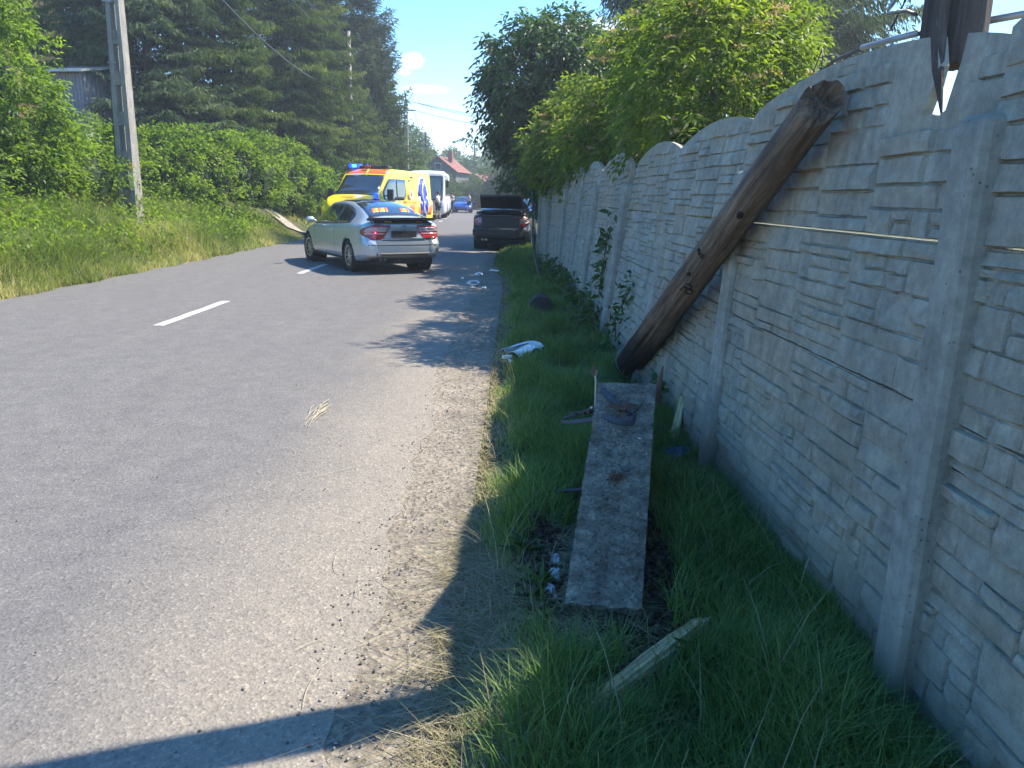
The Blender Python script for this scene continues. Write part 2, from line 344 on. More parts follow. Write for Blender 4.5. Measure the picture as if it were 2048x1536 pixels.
M['plaster'] = plain('grey_plaster', (.13, .13, .125), .9, var=.2, bmp=.2)
M['ochre'] = plain('ochre_plaster', (.62, .36, .11), .9, var=.15, bmp=.2)
M['sheet'] = plain('grey_sheet_metal', (.20, .19, .21), .45, .3, var=.2)
M['whitebase'] = plain('white_base', (.65, .64, .60), .8, var=.1)
M['skin'] = plain('skin', (.50, .30, .21), .6, var=.08)
M['shirtgrey'] = plain('pale_grey_cloth', (.55, .55, .55), .9, var=.1)
M['shirtwhite'] = plain('white_cloth', (.75, .75, .75), .9, var=.06)
M['shirtred'] = plain('red_cloth', (.55, .06, .05), .9, var=.1)
M['navy'] = plain('navy_cloth', (.02, .025, .045), .9, var=.2)
M['hair'] = plain('dark_hair', (.02, .015, .012), .7, var=.3)
M['bluebag'] = plain('blue_film_plastic', (.008, .07, .17), .35, var=.3)
M['rust'] = plain('rust', (.14, .075, .045), .8, var=.4)
M['chip'] = plain('white_chip', (.62, .62, .60), .7, var=.2)
M['pebble'] = leafmat('pebbles', [(.0, (.10, .09, .08)), (.5, (.20, .18, .155)), (1, (.38, .36, .33))], 0.0, .9, .2)
M['crumb'] = leafmat('soil_crumbs', [(.0, (.02, .016, .012)), (.5, (.05, .038, .027)), (1, (.11, .09, .065))], 0.0, .95, .1)
M['sticker'] = plain('orange_sticker', (.80, .30, .02), .5, var=.05)
M['palesticker'] = plain('pale_sticker', (.72, .66, .38), .5, var=.05)
M['black'] = plain('black_mark', (.012, .011, .012), .9, var=.2)
M['textgrey'] = plain('dull_lettering', (.40, .38, .22), .6, var=.1)
M['textred'] = plain('red_lettering', (.55, .12, .04), .6, var=.1)
M['slabcrumb'] = leafmat('dried_mud', [(.0, (.06, .048, .036)), (.5, (.10, .082, .062)), (1, (.18, .15, .115))], 0.0, .95, .1)

def haze_box(density):
    b = MB(); b.box((-10, 190, 14.5), (900, 440, 33)); m = bpy.data.materials.new('air'); m.use_nodes = True; nt = m.node_tree; nt.nodes.clear()
    out = nt.nodes.new('ShaderNodeOutputMaterial'); v = nt.nodes.new('ShaderNodeVolumePrincipled'); v.inputs['Density'].default_value = density; v.inputs['Color'].default_value = (.86, .93, 1, 1); v.inputs['Anisotropy'].default_value = .35
    nt.links.new(v.outputs[0], out.inputs['Volume']); o = b.build('haze', m); tag(o, 'thin summer haze in the air', kind='stuff')
haze_box(.0018)

# ------------------------------------------------------------------ terrain
def road_shift(y): return -0.00095 * np.maximum(np.asarray(y, dtype=float) - 30, 0) ** 2 if np.ndim(y) else -0.00095 * max(y - 30, 0) ** 2
def bank(y): return 1.0
def terrain_z(x, y):
    x = np.asarray(x, dtype=float); y = np.asarray(y, dtype=float)
    yy = np.minimum(y, 160); sh = -0.00095 * np.maximum(yy - 30, 0) ** 2
    d = (-7.15 + sh) - x
    zl = 1.15 * smooth01((d - .1) / 4.2) + .13 * np.maximum(d - 4, 0) + .06 * np.sin(x * 1.7) * np.sin(y * 1.3) * smooth01(d)
    zl = np.minimum(zl, 4.5)
    dr = x - (1.3 + sh)
    zr = .03 * smooth01((x + .3) / .5) * (1 - smooth01((dr + .6) / .5)) + 0.0
    lumps = .012 * np.sin(x * 9 + y * 3) * np.sin(y * 7) + .010 * np.sin(x * 21) * np.sin(y * 17)
    zr = zr + lumps * smooth01((x + .15) / .3)
    far = 5.0 * smooth01((y - 110) / 190)
    return np.where(d > 0, zl, np.maximum(zr, -.0)) - .035 * ((d <= 0) & (x < -.25 + sh)) + far * smooth01((np.abs(x - sh + 3.5) - 5) / 20)
def axis_samples(spec):
    out = [spec[0][0]]
    for a, b, st in spec:
        n = max(1, int(round((b - a) / st))); out += [a + (b - a) * (i + 1) / n for i in range(n)]
    return np.array(out)
gx = axis_samples([(-900, -60, 60), (-60, -14, 2.3), (-14, -6.5, .3), (-6.5, -1, .55), (-1, 1.6, .06), (1.6, 6, .6), (6, 30, 3), (30, 900, 60)])
gy = axis_samples([(-30, 0, 3), (0, 8, .12), (8, 24, .35), (24, 40, .8), (40, 120, 4), (120, 1500, 60)])
X, Y = np.meshgrid(gx, gy); Z = terrain_z(X, Y)
nx, ny = len(gx), len(gy); idx = np.arange(nx * ny).reshape(ny, nx)
F = np.stack([idx[:-1, :-1], idx[:-1, 1:], idx[1:, 1:], idx[1:, :-1]], -1).reshape(-1, 4)
g = np_mesh('ground', np.stack([X, Y, Z], -1).reshape(-1, 3), F, M['earth'], smooth=True)
tag(g, 'grassy earth either side of the country road', kind='structure')

def strip(name, ys, xl, xr, z, mat, label, n=2, rag=(0, 0)):
    V = []; F = []
    for y in ys:
        a = xl(y); b = xr(y)
        for j in range(n):
            t = j / (n - 1); V.append((a + (b - a) * t, y, z(a + (b - a) * t, y) if callable(z) else z))
    for i in range(len(ys) - 1):
        for j in range(n - 1): F.append((i*n + j, i*n + j + 1, (i+1)*n + j + 1, (i+1)*n + j))
    o = np_mesh(name, V, F, mat, smooth=True); return tag(o, label, kind='structure')
def wob(y, s, a):
    return a * (sin(y * 2.1 + s) * .5 + sin(y * 5.3 + 2 * s) * .3 + sin(y * 13.7 + 3 * s) * .25 + sin(y * 31 + s) * .15)
ys = list(axis_samples([(-6, 26, .05), (26, 60, .5), (60, 170, 3)]))
strip('shoulder', ys, lambda y: -1.2 + road_shift(y), lambda y: -.14 + (-.35 * float(smooth01((y - 13) / 5))) + road_shift(y) + wob(y, 1, .05), 0.004, M['shoulder'], 'dusty gravel shoulder between asphalt and grass', 2)
strip('road', ys, lambda y: -7.12 + road_shift(y) + wob(y, 5, .05), lambda y: -.52 - (.15 * float(smooth01((y - 3) / 5))) + road_shift(y) + wob(y, 3, .06), 0.008, M['asphalt'], 'worn grey asphalt road', 2)
strip('road_edge_dust', ys[:len(ys)], lambda y: -7.45 + road_shift(y) + wob(y, 2, .06), lambda y: -7.0 + road_shift(y), 0.002, M['shoulder'], 'dusty far edge of the road', 2)
# driveway over the bank
V = []; F = []; path_pts = [(-6.7, 27.6), (-7.6, 28.4), (-8.8, 30.0), (-10.5, 32.6), (-13, 36.5), (-16, 41)]
for i, (px, py) in enumerate(path_pts):
    w = 1.7 - .12 * i
    for j in range(7):
        t = j / 6 - .5; x = px + t * w * 1.1; y = py + t * -w * .9
        V.append((x, y, float(terrain_z(x, y)) + .05))
for i in range(len(path_pts) - 1):
    for j in range(6): F.append((i*7 + j, i*7 + j + 1, (i+1)*7 + j + 1, (i+1)*7 + j))
tag(np_mesh('driveway_path', V, F, M['drive'], smooth=True), 'pale gravel driveway climbing off the road past the hedge', kind='structure')
# centre line dashes
for i, (y0, y1, x) in enumerate([(8.8, 10.95, -4.11), (14.95, 17.1, -4.16), (21.1, 23.2, -4.18), (27.2, 29.3, -4.18), (33.4, 35.5, -4.2), (39.4, 41.6, -4.3), (45.5, 47.6, -4.42), (51.6, 53.7, -4.65), (57.8, 59.9, -4.95), (64, 66.1, -5.3)]):
    V = []; F = []
    n = 14
    for k in range(n + 1):
        y = y0 + (y1 - y0) * k / n; e = .006 * sin(k * 5.1 + i)
        V += [(x - .065 + e, y, .0125), (x + .065 + e * .5, y, .0125)]
    for k in range(n): F.append((2*k, 2*k+1, 2*k+3, 2*k+2))
    o = np_mesh('road_marking', V, F, M['paint']); tag(o, 'white centre line dash painted on the asphalt', kind='structure')

# ------------------------------------------------------------------ blades of grass
def blades(name, P, H, Wd, mat, lean=.5, parent=None, label=None, kind='stuff', segs=2, flat=0.0, rr=None, az=None):
    n = len(P); a = RNG.uniform(0, 2*pi, n) if az is None else az
    d = np.stack([np.cos(a), np.sin(a)], -1); s = np.stack([-d[:, 1], d[:, 0]], -1)
    b = H * lean * RNG.uniform(.2, 1.3, n)
    V = np.zeros((n, 2 * segs + 1, 3)); 
    for k in range(segs + 1):
        t = k / segs; off = b * t ** 1.9; zz = H * (t - .25 * lean * t * t) * (1 - flat) + .01
        cx = P[:, 0] + d[:, 0] * off; cy = P[:, 1] + d[:, 1] * off; cz = P[:, 2] + zz
        w = Wd * (1 - t) ** .6 * .5 if k < segs else 0 * Wd
        if k < segs:
            V[:, 2*k] = np.stack([cx - s[:, 0]*w, cy - s[:, 1]*w, cz], -1); V[:, 2*k+1] = np.stack([cx + s[:, 0]*w, cy + s[:, 1]*w, cz], -1)
        else: V[:, 2*k] = np.stack([cx, cy, cz], -1)
    base = (np.arange(n) * (2*segs+1))[:, None]; T = []
    for k in range(segs - 1): T += [[2*k, 2*k+1, 2*k+3], [2*k, 2*k+3, 2*k+2]]
    T += [[2*segs-2, 2*segs-1, 2*segs]]
    T = np.array(T); F = (base[:, :, None] + T[None]).reshape(-1, 3)
    r = np.clip(RNG.normal(.45, .22, n) if rr is None else rr, 0, 1); rf = np.repeat(r, len(T))
    o = np_mesh(name, V.reshape(-1, 3), F, mat, parent, rf)
    return tag(o, label, kind=kind) if parent is None else o
def fence_x(y): return np.interp(y, [0, 2.1, 4.13, 6.2, 8.2, 10.4, 12.4, 14.5, 16.6, 18.7, 40], [1.27, 1.23, 1.15, 1.06, .99, .94, .90, .84, .70, .60, .2])
def verge(n, y0, y1, xl=-.12):
    y = RNG.uniform(y0, y1, n * 2); xr = fence_x(y) + .02
    lo = xl - .35 * smooth01((y - 13) / 5) + .05 * np.sin(y * 3.1) + .04 * np.sin(y * 9.3)
    x = lo + (xr - lo) * RNG.uniform(0, 1, n * 2) ** .8
    # density clumps and the bare soil round the fallen footing
    dn = .5 + .5 * np.sin(x * 11 + 2 * np.sin(y * 5)) * np.sin(y * 9 + 3 * np.sin(x * 4))
    soil = np.exp(-(((x - .17) / .16) ** 2 + ((y - 3.05) / .42) ** 2)) + np.exp(-(((x - .6) / .10) ** 2 + ((y - 2.95) / .3) ** 2)) + 1.5*((x > .15) & (x < .60) & (y > 2.30) & (y < 3.3)) + .8*((np.abs((y - 2.03) - (x - .27)*1.0) < .10) & (x > .2) & (x < .78) & (y < 2.55)) + .8*np.exp(-(((x - .42) / .2) ** 2 + ((y - 2.62) / .14) ** 2)) + np.exp(-(((x - .55) / .22) ** 2 + ((y - 3.6) / .55) ** 2))
    dirt2 = np.exp(-(((x - .75) / .2) ** 2 + ((y - 8.1) / .8) ** 2)) * .8 + .7 * np.exp(-(((x - .8) / .14) ** 2 + ((y - 2.75) / .25) ** 2))
    hole = np.exp(-(((x - 1.0) / .3) ** 2 + ((y - 6.3) / .45) ** 2))
    edge = smooth01((x - lo) / .25)
    keep = RNG.uniform(0, 1, n * 2) < (.45 + .55 * dn) * (1 - np.clip(soil * 1.2 + dirt2 + hole, 0, 1)) * (1 - .62 * smooth01((.22 - x) / .2) * smooth01((3.1 - y) / .5)) * (.35 + .65 * edge)
    x, y, edge = x[keep][:n], y[keep][:n], edge[keep][:n]
    h = (.09 + .16 * (.5 + .5 * np.sin(x * 7 + 1.3) * np.sin(y * 4.1))) * (.4 + .6 * edge) * RNG.uniform(.6, 1.25, len(x))
    tall = .3 * smooth01((x - (fence_x(y) - .55)) / .3) * smooth01((3.4 - y) / .8) - .6 * np.exp(-(((x - 1.1) / .16) ** 2 + ((y - 2.0) / .35) ** 2))
    return x, y, h * (1 + .45 * tall), edge
G = 'lush green grass growing in the verge below the concrete fence'
for n, y0, y1, w, segs in [(26000, 1.0, 3.2, .0050, 3), (26000, 3.2, 6.5, .006, 3), (26000, 6.5, 12, .009, 2), (22000, 12, 30, .016, 2)]:
    x, y, h, e = verge(n, y0, y1)
    P = np.stack([x, y, terrain_z(x, y)], -1)
    rr = RNG.normal(.42, .2, len(x)) + .45 * (1 - e)
    blades('verge_grass', P, h, RNG.uniform(.6, 1.3, len(x)) * w, M['grass'], .75, None, G, segs=segs, rr=rr)
# bleached straw along the trodden edge
n = 9000; y = 1.0 + 18 * RNG.uniform(0, 1, n) ** 1.6; lo = -.16 - .35 * smooth01((y - 13) / 5); x = lo + np.abs(RNG.normal(0, .13, n)) - .03
P = np.stack([x, y, terrain_z(x, y)], -1)
blades('straw_edge', P, RNG.uniform(.04, .14, n), .0035 + .0005 * y, M['straw'], 1.3, None, 'bleached straw along the edge of the verge', flat=.55, rr=RNG.uniform(.1, 1, n))
n = 6000; y = 1.1 + 2.3 * RNG.uniform(0, 1, n); x = RNG.normal(.05, .17, n)
P = np.stack([x, y, terrain_z(x, y)], -1)
blades('dead_grass', P, RNG.uniform(.08, .26, n), .004, M['straw'], 2.2, None, 'dead grass matted on the verge beside the road', flat=.8, rr=RNG.uniform(0, .9, n))
# long mown stalks scattered on the asphalt
pts = [(-2.6, 7.2, .5, .3), (-2.0, 5.9, .45, .1), (-1.15, 4.6, .22, 1.1), (-1.3, 4.35, .2, 1.2), (-1.1, 4.0, .28, .7), (-.95, 3.6, .2, .6), (-.55, 2.35, .32, .75), (-.35, 2.1, .3, 1.2), (-2.9, 8.9, .4, .5), (-.95, 7.6, .2, .1), (-.5, 3.8, .22, .9), (-.42, 2.7, .2, 1.9), (-.62, 2.05, .24, 1.8), (-.3, 3.2, .3, .9), (-.7, 2.9, .2, 2.2), (-3.2, 9.4, .3, .35)]
for k in range(26): pts.append((RNG.uniform(-.75, -.1), RNG.uniform(1.4, 7), RNG.uniform(.04, .16), RNG.uniform(0, 6.2)))
b = MB()
for (x, y, l, a) in pts:
    q = []; z0 = .016; cv = RNG.normal(0, .5)
    for k in range(6):
        t = k / 5; q.append((x + cos(a + cv*t) * l * t, y + sin(a + cv*t) * l * t, z0 + .003 * sin(pi * t)))
    b.tube(q, .0010, 4)
o = b.build('dry_straw', M['palestraw'], recalc=False); tag(o, 'loose dry stalks lying on the asphalt and shoulder', kind='stuff')
# pale crushed tuft on the road
b = MB()
for k in range(15):
    a = 1.5 + RNG.normal(0, .10); x, y = -1.40 + RNG.normal(0, .03), 5.20 + RNG.normal(0, .12)
    b.tube([(x, y, .016), (x + cos(a)*.14, y + sin(a)*.14, .03), (x + cos(a)*.28, y + sin(a)*.28, .02)], .0018, 4)
o = b.build('grass_tuft', M['palestraw'], recalc=False); tag(o, 'small pale tuft of crushed dry grass lying alone on the asphalt', 'grass tuft')

# pebbles
def lumps(name, P, S, mat, label=None, parent=None):
    """small angular stones"""
    base = np.array([(1, 0, 0), (-1, 0, 0), (0, 1, 0), (0, -1, 0), (0, 0, .7), (0, 0, -.5)], dtype=float)
    T = np.array([(0, 2, 4), (2, 1, 4), (1, 3, 4), (3, 0, 4), (2, 0, 5), (1, 2, 5), (3, 1, 5), (0, 3, 5)])
    n = len(P); j = RNG.uniform(.6, 1.3, (n, 6, 1)); a = RNG.uniform(0, pi, n); ca, sa = np.cos(a)[:, None], np.sin(a)[:, None]
    V = base[None] * j * S[:, None, None]
    V = np.stack([V[..., 0]*ca - V[..., 1]*sa, V[..., 0]*sa + V[..., 1]*ca, V[..., 2]], -1) + P[:, None]
    F = (np.arange(n)[:, None, None] * 6 + T[None]).reshape(-1, 3)
    o = np_mesh(name, V.reshape(-1, 3), F, mat, parent, np.repeat(RNG.uniform(0, 1, n), 8))
    return tag(o, label, kind='stuff')
n = 2600; y = 1.2 + 12 * RNG.uniform(0, 1, n) ** 1.7; x = np.clip(RNG.normal(-.38, .15, n), -1.3, -.05)
lumps('gravel', np.stack([x, y, np.full(n, .011)], -1), RNG.uniform(.002, .008, n) * (1 + .6 * (RNG.uniform(0, 1, n) > .97)), M['pebble'], 'loose pebbles and crumbled asphalt on the shoulder')
n = 160; x = RNG.uniform(-3, -.6, n); y = RNG.uniform(1.6, 7, n)
lumps('grit', np.stack([x, y, np.full(n, .015)], -1), RNG.uniform(.002, .006, n), M['crumb'], 'dark crumbs of grit scattered on the asphalt')
# soil heaved up round the footing
n = 5200; cx = RNG.choice([.12, .14, .62, .42, .5, .95], n, p=[.28, .2, .14, .12, .16, .1]); cy = np.where(cx < .3, 3.05, np.where(cx == .42, 2.62, np.where(cx == .5, 3.5, np.where(cx > .9, 6.3, 2.95))))
x = cx + RNG.normal(0, .11, n); y = cy + RNG.normal(0, .27, n); sz = RNG.uniform(.004, .022, n)
lumps('soil', np.stack([x, y, terrain_z(x, y) + RNG.uniform(0, .05, n) * np.exp(-((x - cx) / .1) ** 2)], -1), sz, M['crumb'], 'crumbly dark soil thrown up around the toppled concrete footing')

# ------------------------------------------------------------------ concrete fence
fence = empty('concrete_fence', (1.23, 2.1, 0), 0, 'grey precast concrete fence with scalloped tops and rough stone relief, leaning away from the road', 'fence')
fence_inv = Matrix.Translation((-1.23, -2.1, 0))
BASE = [(1.27, .02), (1.235, 2.10), (1.15, 4.13), (1.06, 6.20), (.99, 8.15), (.94, 10.36), (.90, 12.4), (.84, 14.5), (.70, 16.6), (.60, 18.7)]
LEAN = [.02, .01, .085, .265, .20, .165, .18, .13, .05, .03]       # outward offset at 1.7 m
def post_mesh(h=1.70):
    # I-shaped precast post with rounded front edges and a rounded head; local x runs along the fence, y faces the road (+y)
    b = MB(); prof = [(-.072, -.05), (-.072, .055), (-.062, .075), (-.045, .083), (.045, .083), (.062, .075), (.072, .055), (.072, -.05)]
    n = len(prof); zs = [-.15, .3, .6, .9, 1.2, 1.5, h - .05, h - .015, h]
    vs = []
    for i, z in enumerate(zs):
        k = 1 if z < h - .03 else (.93 if z < h - .005 else .72)
        for x, y in prof: vs.append((x * k, y * k + .0015 * sin(z * 7 + x * 40), z))
    fs = [(i*n + j, i*n + (j+1) % n, (i+1)*n + (j+1) % n, (i+1)*n + j) for i in range(len(zs) - 1) for j in range(n)] + [tuple(range(n))[::-1], tuple((len(zs)-1)*n + j for j in range(n))]
    b.add(vs, fs); me_o = b.build('post', M['post'])
    me = me_o.data; bpy.data.objects.remove(me_o); return me
pm = post_mesh()
def bay_matrix(i, lean=None):
    (x0, y0), (x1, y1) = BASE[i], BASE[i+1]
    l0 = (LEAN[i] + LEAN[i+1]) / 2 if lean is None else lean
    X_ = Vector((x1 - x0, y1 - y0, 0)).normalized(); Z_ = (Vector((l0 / 1.7, 0, 1))).normalized()
    Y_ = Z_.cross(X_).normalized(); Z_ = X_.cross(Y_)
    m = Matrix((X_, Y_, Z_)).transposed().to_4x4(); m.translation = Vector((x0, y0, 0)); return m, (Vector((x1 - x0, y1 - y0, 0))).length
for i in range(len(BASE)):
    m, _ = bay_matrix(min(i, len(BASE) - 2), LEAN[i]); m.translation = Vector((*BASE[i], 0))
    if i == 1: m = m @ Matrix.Diagonal((1, 1, 1.045, 1))
    o = link('post', pm, fence); o.matrix_local = fence_inv @ m
    if i == 3: tag(o, 'fence post knocked furthest out of plumb')
def split_rect(x0, z0, x1, z1, rnd, out):
    w, h = x1 - x0, z1 - z0
    mw = rnd.uniform(.16, .46); mh = rnd.uniform(.045, .12)
    if h > mh * 1.5 and (h > .13 or w / h < 1.6 or rnd.random() < .75) and h > .075:
        t = z0 + h * rnd.uniform(.35, .65); split_rect(x0, z0, x1, t, rnd, out); split_rect(x0, t, x1, z1, rnd, out)
    elif w > mw * 1.25:
        t = x0 + w * rnd.uniform(.3, .7); split_rect(x0, z0, t, z1, rnd, out); split_rect(t, z0, x1, z1, rnd, out)
    else: out.append((x0, z0, x1, z1))
def make_stones(L, H, seed):
    rnd = random.Random(seed); out = []
    cuts = [0]
    while cuts[-1] < L - .5: cuts.append(cuts[-1] + rnd.uniform(.4, .75))
    cuts[-1] = L if L - cuts[-1] < .3 else cuts[-1]
    if cuts[-1] < L: cuts.append(L)
    for a, b in zip(cuts[:-1], cuts[1:]): split_rect(a, .0, b, H, rnd, out)
    return out
def stone_geo(x0, z0, x1, z1, rnd, top=None):
    """rough block face: rim sunk to the panel, irregular raised front; y is outwards"""
    nx_, nz_ = 7, 5; d = rnd.uniform(.005, .014) if rnd.random() < .8 else rnd.uniform(.015, .024); tx = rnd.uniform(-.006, .006); tz = rnd.uniform(-.002, .008)
    g_ = .0022; vs = []; ex = min(.010, (x1-x0)*.12); ez = min(.006, (z1-z0)*.16); sl = rnd.uniform(-.10, .10) * (z1-z0); cr = [rnd.uniform(0, .7) for _ in range(4)]
    us = [0, ex, .3*(x1-x0), .5*(x1-x0), .72*(x1-x0), (x1-x0)-ex, (x1-x0)]; ws = [0, ez, .5*(z1-z0), (z1-z0)-ez, (z1-z0)]
    for j, w in enumerate(ws):
        for i, u in enumerate(us):
            rim = i in (0, nx_-1) or j in (0, nz_-1)
            x = x0 + (g_ if i == 0 else -g_ if i == nx_-1 else rnd.uniform(-.25, .25)*ex) + u
            z = z0 + (g_ if j == 0 else -g_ if j == nz_-1 else rnd.uniform(-.3, .3)*ez) + w + sl * (u/(x1-x0) - .5) * (1 if j in (1, 2, 3) else .2)
            y = .0 if rim else d + tx*(u/(x1-x0) - .5)*2 - tz*(w/(z1-z0) - .5)*2 + rnd.uniform(-.003, .003)
            ci = {(1, 1): 0, (5, 1): 1, (1, 3): 2, (5, 3): 3}.get((i, j))
            if ci is not None: y *= 1 - cr[ci] * .6
            if top is not None: z = min(z, top(x) - .03)
            vs.append((x, max(y, .0), z))
    fs = [(j*nx_+i, j*nx_+i+1, (j+1)*nx_+i+1, (j+1)*nx_+i) for j in range(nz_-1) for i in range(nx_-1)]
    return vs, fs
def panel_geo(L, z0, top, n=2, th=.045):
    vs = []; fs = []
    for k in range(n + 1):
        x = L * k / n; zt = top(x) if callable(top) else top
        vs += [(x, th/2, z0), (x, th/2, zt), (x, -th/2, zt), (x, -th/2, z0)]
    for k in range(n):
        a = 4*k; b_ = a + 4
        for q in range(4): fs.append((a+q, a+(q+1) % 4, b_+(q+1) % 4, b_+q))
    fs += [(0, 1, 2, 3)[::-1], tuple(4*n + q for q in (0, 1, 2, 3))]
    return vs, fs
STEP = .482
stones_std = {}
def stone_meshes(seed, L, H, top=None, clipf=None):
    rnd = random.Random(seed * 3 + 1); res = []
    for r in make_stones(L, H, seed):
        x0, z0, x1, z1 = r
        if top is not None:
            xm = (x0+x1)/2
            lim = min(top(x0), top(xm), top(x1)) - .03
            if z0 > lim - .025: continue
        if clipf and clipf(x0, z0, x1, z1): continue
        vs, fs = stone_geo(x0, z0, x1, z1, rnd, top)
        me = bpy.data.meshes.new('stone'); me.from_pydata(vs, [], fs); me.materials.append(M['wall'])
        me.polygons.foreach_set('use_smooth', [False] * len(fs)); res.append(me)
    return res
LB = 2.04
arch = lambda x: .455 + .16 * max(0, sin(pi * min(1, max(0, x / LB)))) ** .8
def arch_first(x): return .485 + .145 * max(0, sin(pi * min(1, max(0, (x + .05) / (LB + .05))))) ** .55     # x measured from the near post
std = [stone_meshes(21, LB, STEP - .006), stone_meshes(22, LB, STEP - .006)]
top_std = stone_meshes(31, LB, .64, arch)
top_first = stone_meshes(37, LB, .64, arch_first, lambda x0, z0, x1, z1: (x0 < .44 and x1 > .235 and z1 > .355))
count = 0
order = [1, 0, 2, 3, 4, 5, 6, 7, 8]
bays = {}
joined_cache = {}
def joined(meshes, key):
    if key not in joined_cache:
        b = MB()
        for me in meshes: b.add([v.co[:] for v in me.vertices], [tuple(p.vertices) for p in me.polygons])
        o = b.build('stones', M['wall'], recalc=False); joined_cache[key] = o.data; bpy.data.objects.remove(o)
    return joined_cache[key]
pcache = {}
def panel_mesh(kind, top, z0=.003, n=2):
    if kind not in pcache:
        vs, fs = panel_geo(LB, z0, top, n); b = MB().add(vs, fs); o = b.build('panel', M['wall']); pcache[kind] = o.data; bpy.data.objects.remove(o)
    return pcache[kind]
for i in order:
    m, L = bay_matrix(i); sx = (L - .004) / LB
    for k in range(4):
        pt = m @ Matrix.Translation((.0, -.012 + (.004 * ((i + k) % 3) if k < 2 else .002), k * STEP)) @ Matrix.Diagonal((sx, 1, 1, 1))
        if k < 3: me = panel_mesh('std', STEP - .004); st = std[(i + k) % 2]; key = ('s', (i + k) % 2)
        elif i == 1:                                 # the bite knocked out of its top by the falling pole
            me = None; st = top_first; key = 'tf'
            ol = [(0, .003), (LB, .003)] + [(LB - q * (LB - .41) / 24, arch_first(LB - q * (LB - .41) / 24)) for q in range(25)]
            ol += [(.395, .56), (.375, .51), (.385, .455), (.405, .42), (.428, .368), (.38, .372), (.33, .362), (.300, .375), (.290, .41), (.272, .47), (.262, .50), (.25, arch_first(.25))] + [(.25 * (5 - q) / 5, arch_first(.25 * (5 - q) / 5)) for q in range(1, 6)]
            bb = MB().prism(ol, -.010, .0225, Matrix(((1, 0, 0, 0), (0, 0, 1, 0), (0, 1, 0, 0), (0, 0, 0, 1)))); po = bb.build('panel', M['wall']); me = po.data; bpy.data.objects.remove(po)
        else: me = panel_mesh('arch', arch, n=24); st = top_std; key = 'ta'
        if i == 0 and k == 3: pt = pt @ Matrix.Diagonal((1, 1, 1.19, 1))
        p = link('panel', me, fence); p.matrix_local = fence_inv @ pt
        if i == 1 and k == 3: tag(p, 'arched top panel with a notch broken through it')
        use = (i == 1) or (i == 0) or (i == 2 and k >= 1)
        if use and count + len(st) <= 300:
            for sm in st:
                s = link('stone', sm, p); s.location = (0, .0225, 0)
            count += len(st)
        else:
            s = link('stones', joined(st, key), p); s.location = (0, .0225, 0); s['kind'] = 'stuff'

# ------------------------------------------------------------------ broken pole, footing, debris
def noisy_pole(name, p0, p1, r0, r1, mat, n=30, m=44, seed=3, amp=.07, ends=(0, 0)):
    """tapered round timber with ridges, knots and splintered ends; local z runs along it"""
    p0, p1 = Vector(p0), Vector(p1); L = (p1 - p0).length; rnd = random.Random(seed); Q = (p1 - p0).to_track_quat('Z', 'X')
    vc = Q.inverted() @ (Vector((0, 0, EYE)) - (p0 + p1) / 2); ac = math.atan2(vc.y, vc.x)      # the side turned to the road
    knots = [(rnd.uniform(.1, .95) * L, rnd.uniform(0, 2*pi), rnd.uniform(.05, .10)) for _ in range(9)]
    ph = [rnd.uniform(0, 6.28) for _ in range(6)]
    V = []; F = []
    for j in range(m + 1):
        t = j / m; z = L * t; r = r0 + (r1 - r0) * t
        for i in range(n):
            a = 2*pi*i/n
            q = 1 + amp * (.5*sin(3*a + ph[0] + z*.7) + .25*sin(7*a + ph[1] - z*.4) + .25*sin(13*a + ph[2] + z*.9)) + .02*sin(z*9 + 2*a + ph[3])
            crack = math.exp(-((((a - ac + .25 - .12*sin(z*2)) + pi) % (2*pi) - pi) / .07) ** 2); q -= .24 * crack * (.6 + .4*sin(z*1.7))
            crack = math.exp(-((((a - ac - .55 - .08*sin(z*3)) + pi) % (2*pi) - pi) / .05) ** 2); q -= .17 * crack * max(0, sin(z*1.1 + 1))
            for kz, ka, kr in knots:
                da = ((a - ka + pi) % (2*pi) - pi) * r; q += .06 * math.exp(-((z - kz)**2 + da*da) / (kr*.5)**2)
            zz = z
            if j == 0: zz -= ends[0] * ((.5 + .5*sin(a + ph[4])) + .25*rnd.random())
            if j == m: zz += ends[1] * ((.5 + .5*sin(a + ph[5])) + .25*rnd.random()); 
            V.append((r*q*cos(a), r*q*sin(a), zz))
    for j in range(m):
        for i in range(n): F.append((j*n+i, j*n+(i+1) % n, (j+1)*n+(i+1) % n, (j+1)*n+i))
    b = MB(); b.v = V; b.f = F
    for (j, s_) in ((0, -1), (m, 1)):
        c0 = len(b.v); zc = sum(V[j*n+i][2] for i in range(n)) / n - s_ * .012
        ring = [j*n+i for i in range(n)]; inner = []
        for i in range(n):
            v = V[ring[i]]; b.v.append((v[0]*.6, v[1]*.6, zc + rnd.uniform(-.015, .015))); inner.append(c0 + i)
        b.v.append((0, 0, zc)); ce = len(b.v) - 1
        for i in range(n):
            k = (i+1) % n; b.f.append((ring[i], ring[k], inner[k], inner[i])); b.f.append((inner[i], inner[k], ce))
    o = b.build(name, mat, smooth=False); o.location = p0
    o.rotation_mode = 'QUATERNION'; o.rotation_quaternion = (p1 - p0).to_track_quat('Z', 'X')
    o['side'] = ac; return o
log = noisy_pole('broken_pole', (.99, 6.72, .02), (1.10, 3.02, 1.87), .124, .072, M['log'], ends=(.25, .11))
tag(log, 'thick snapped wooden utility pole leaning diagonally against the stone fence', 'broken pole')
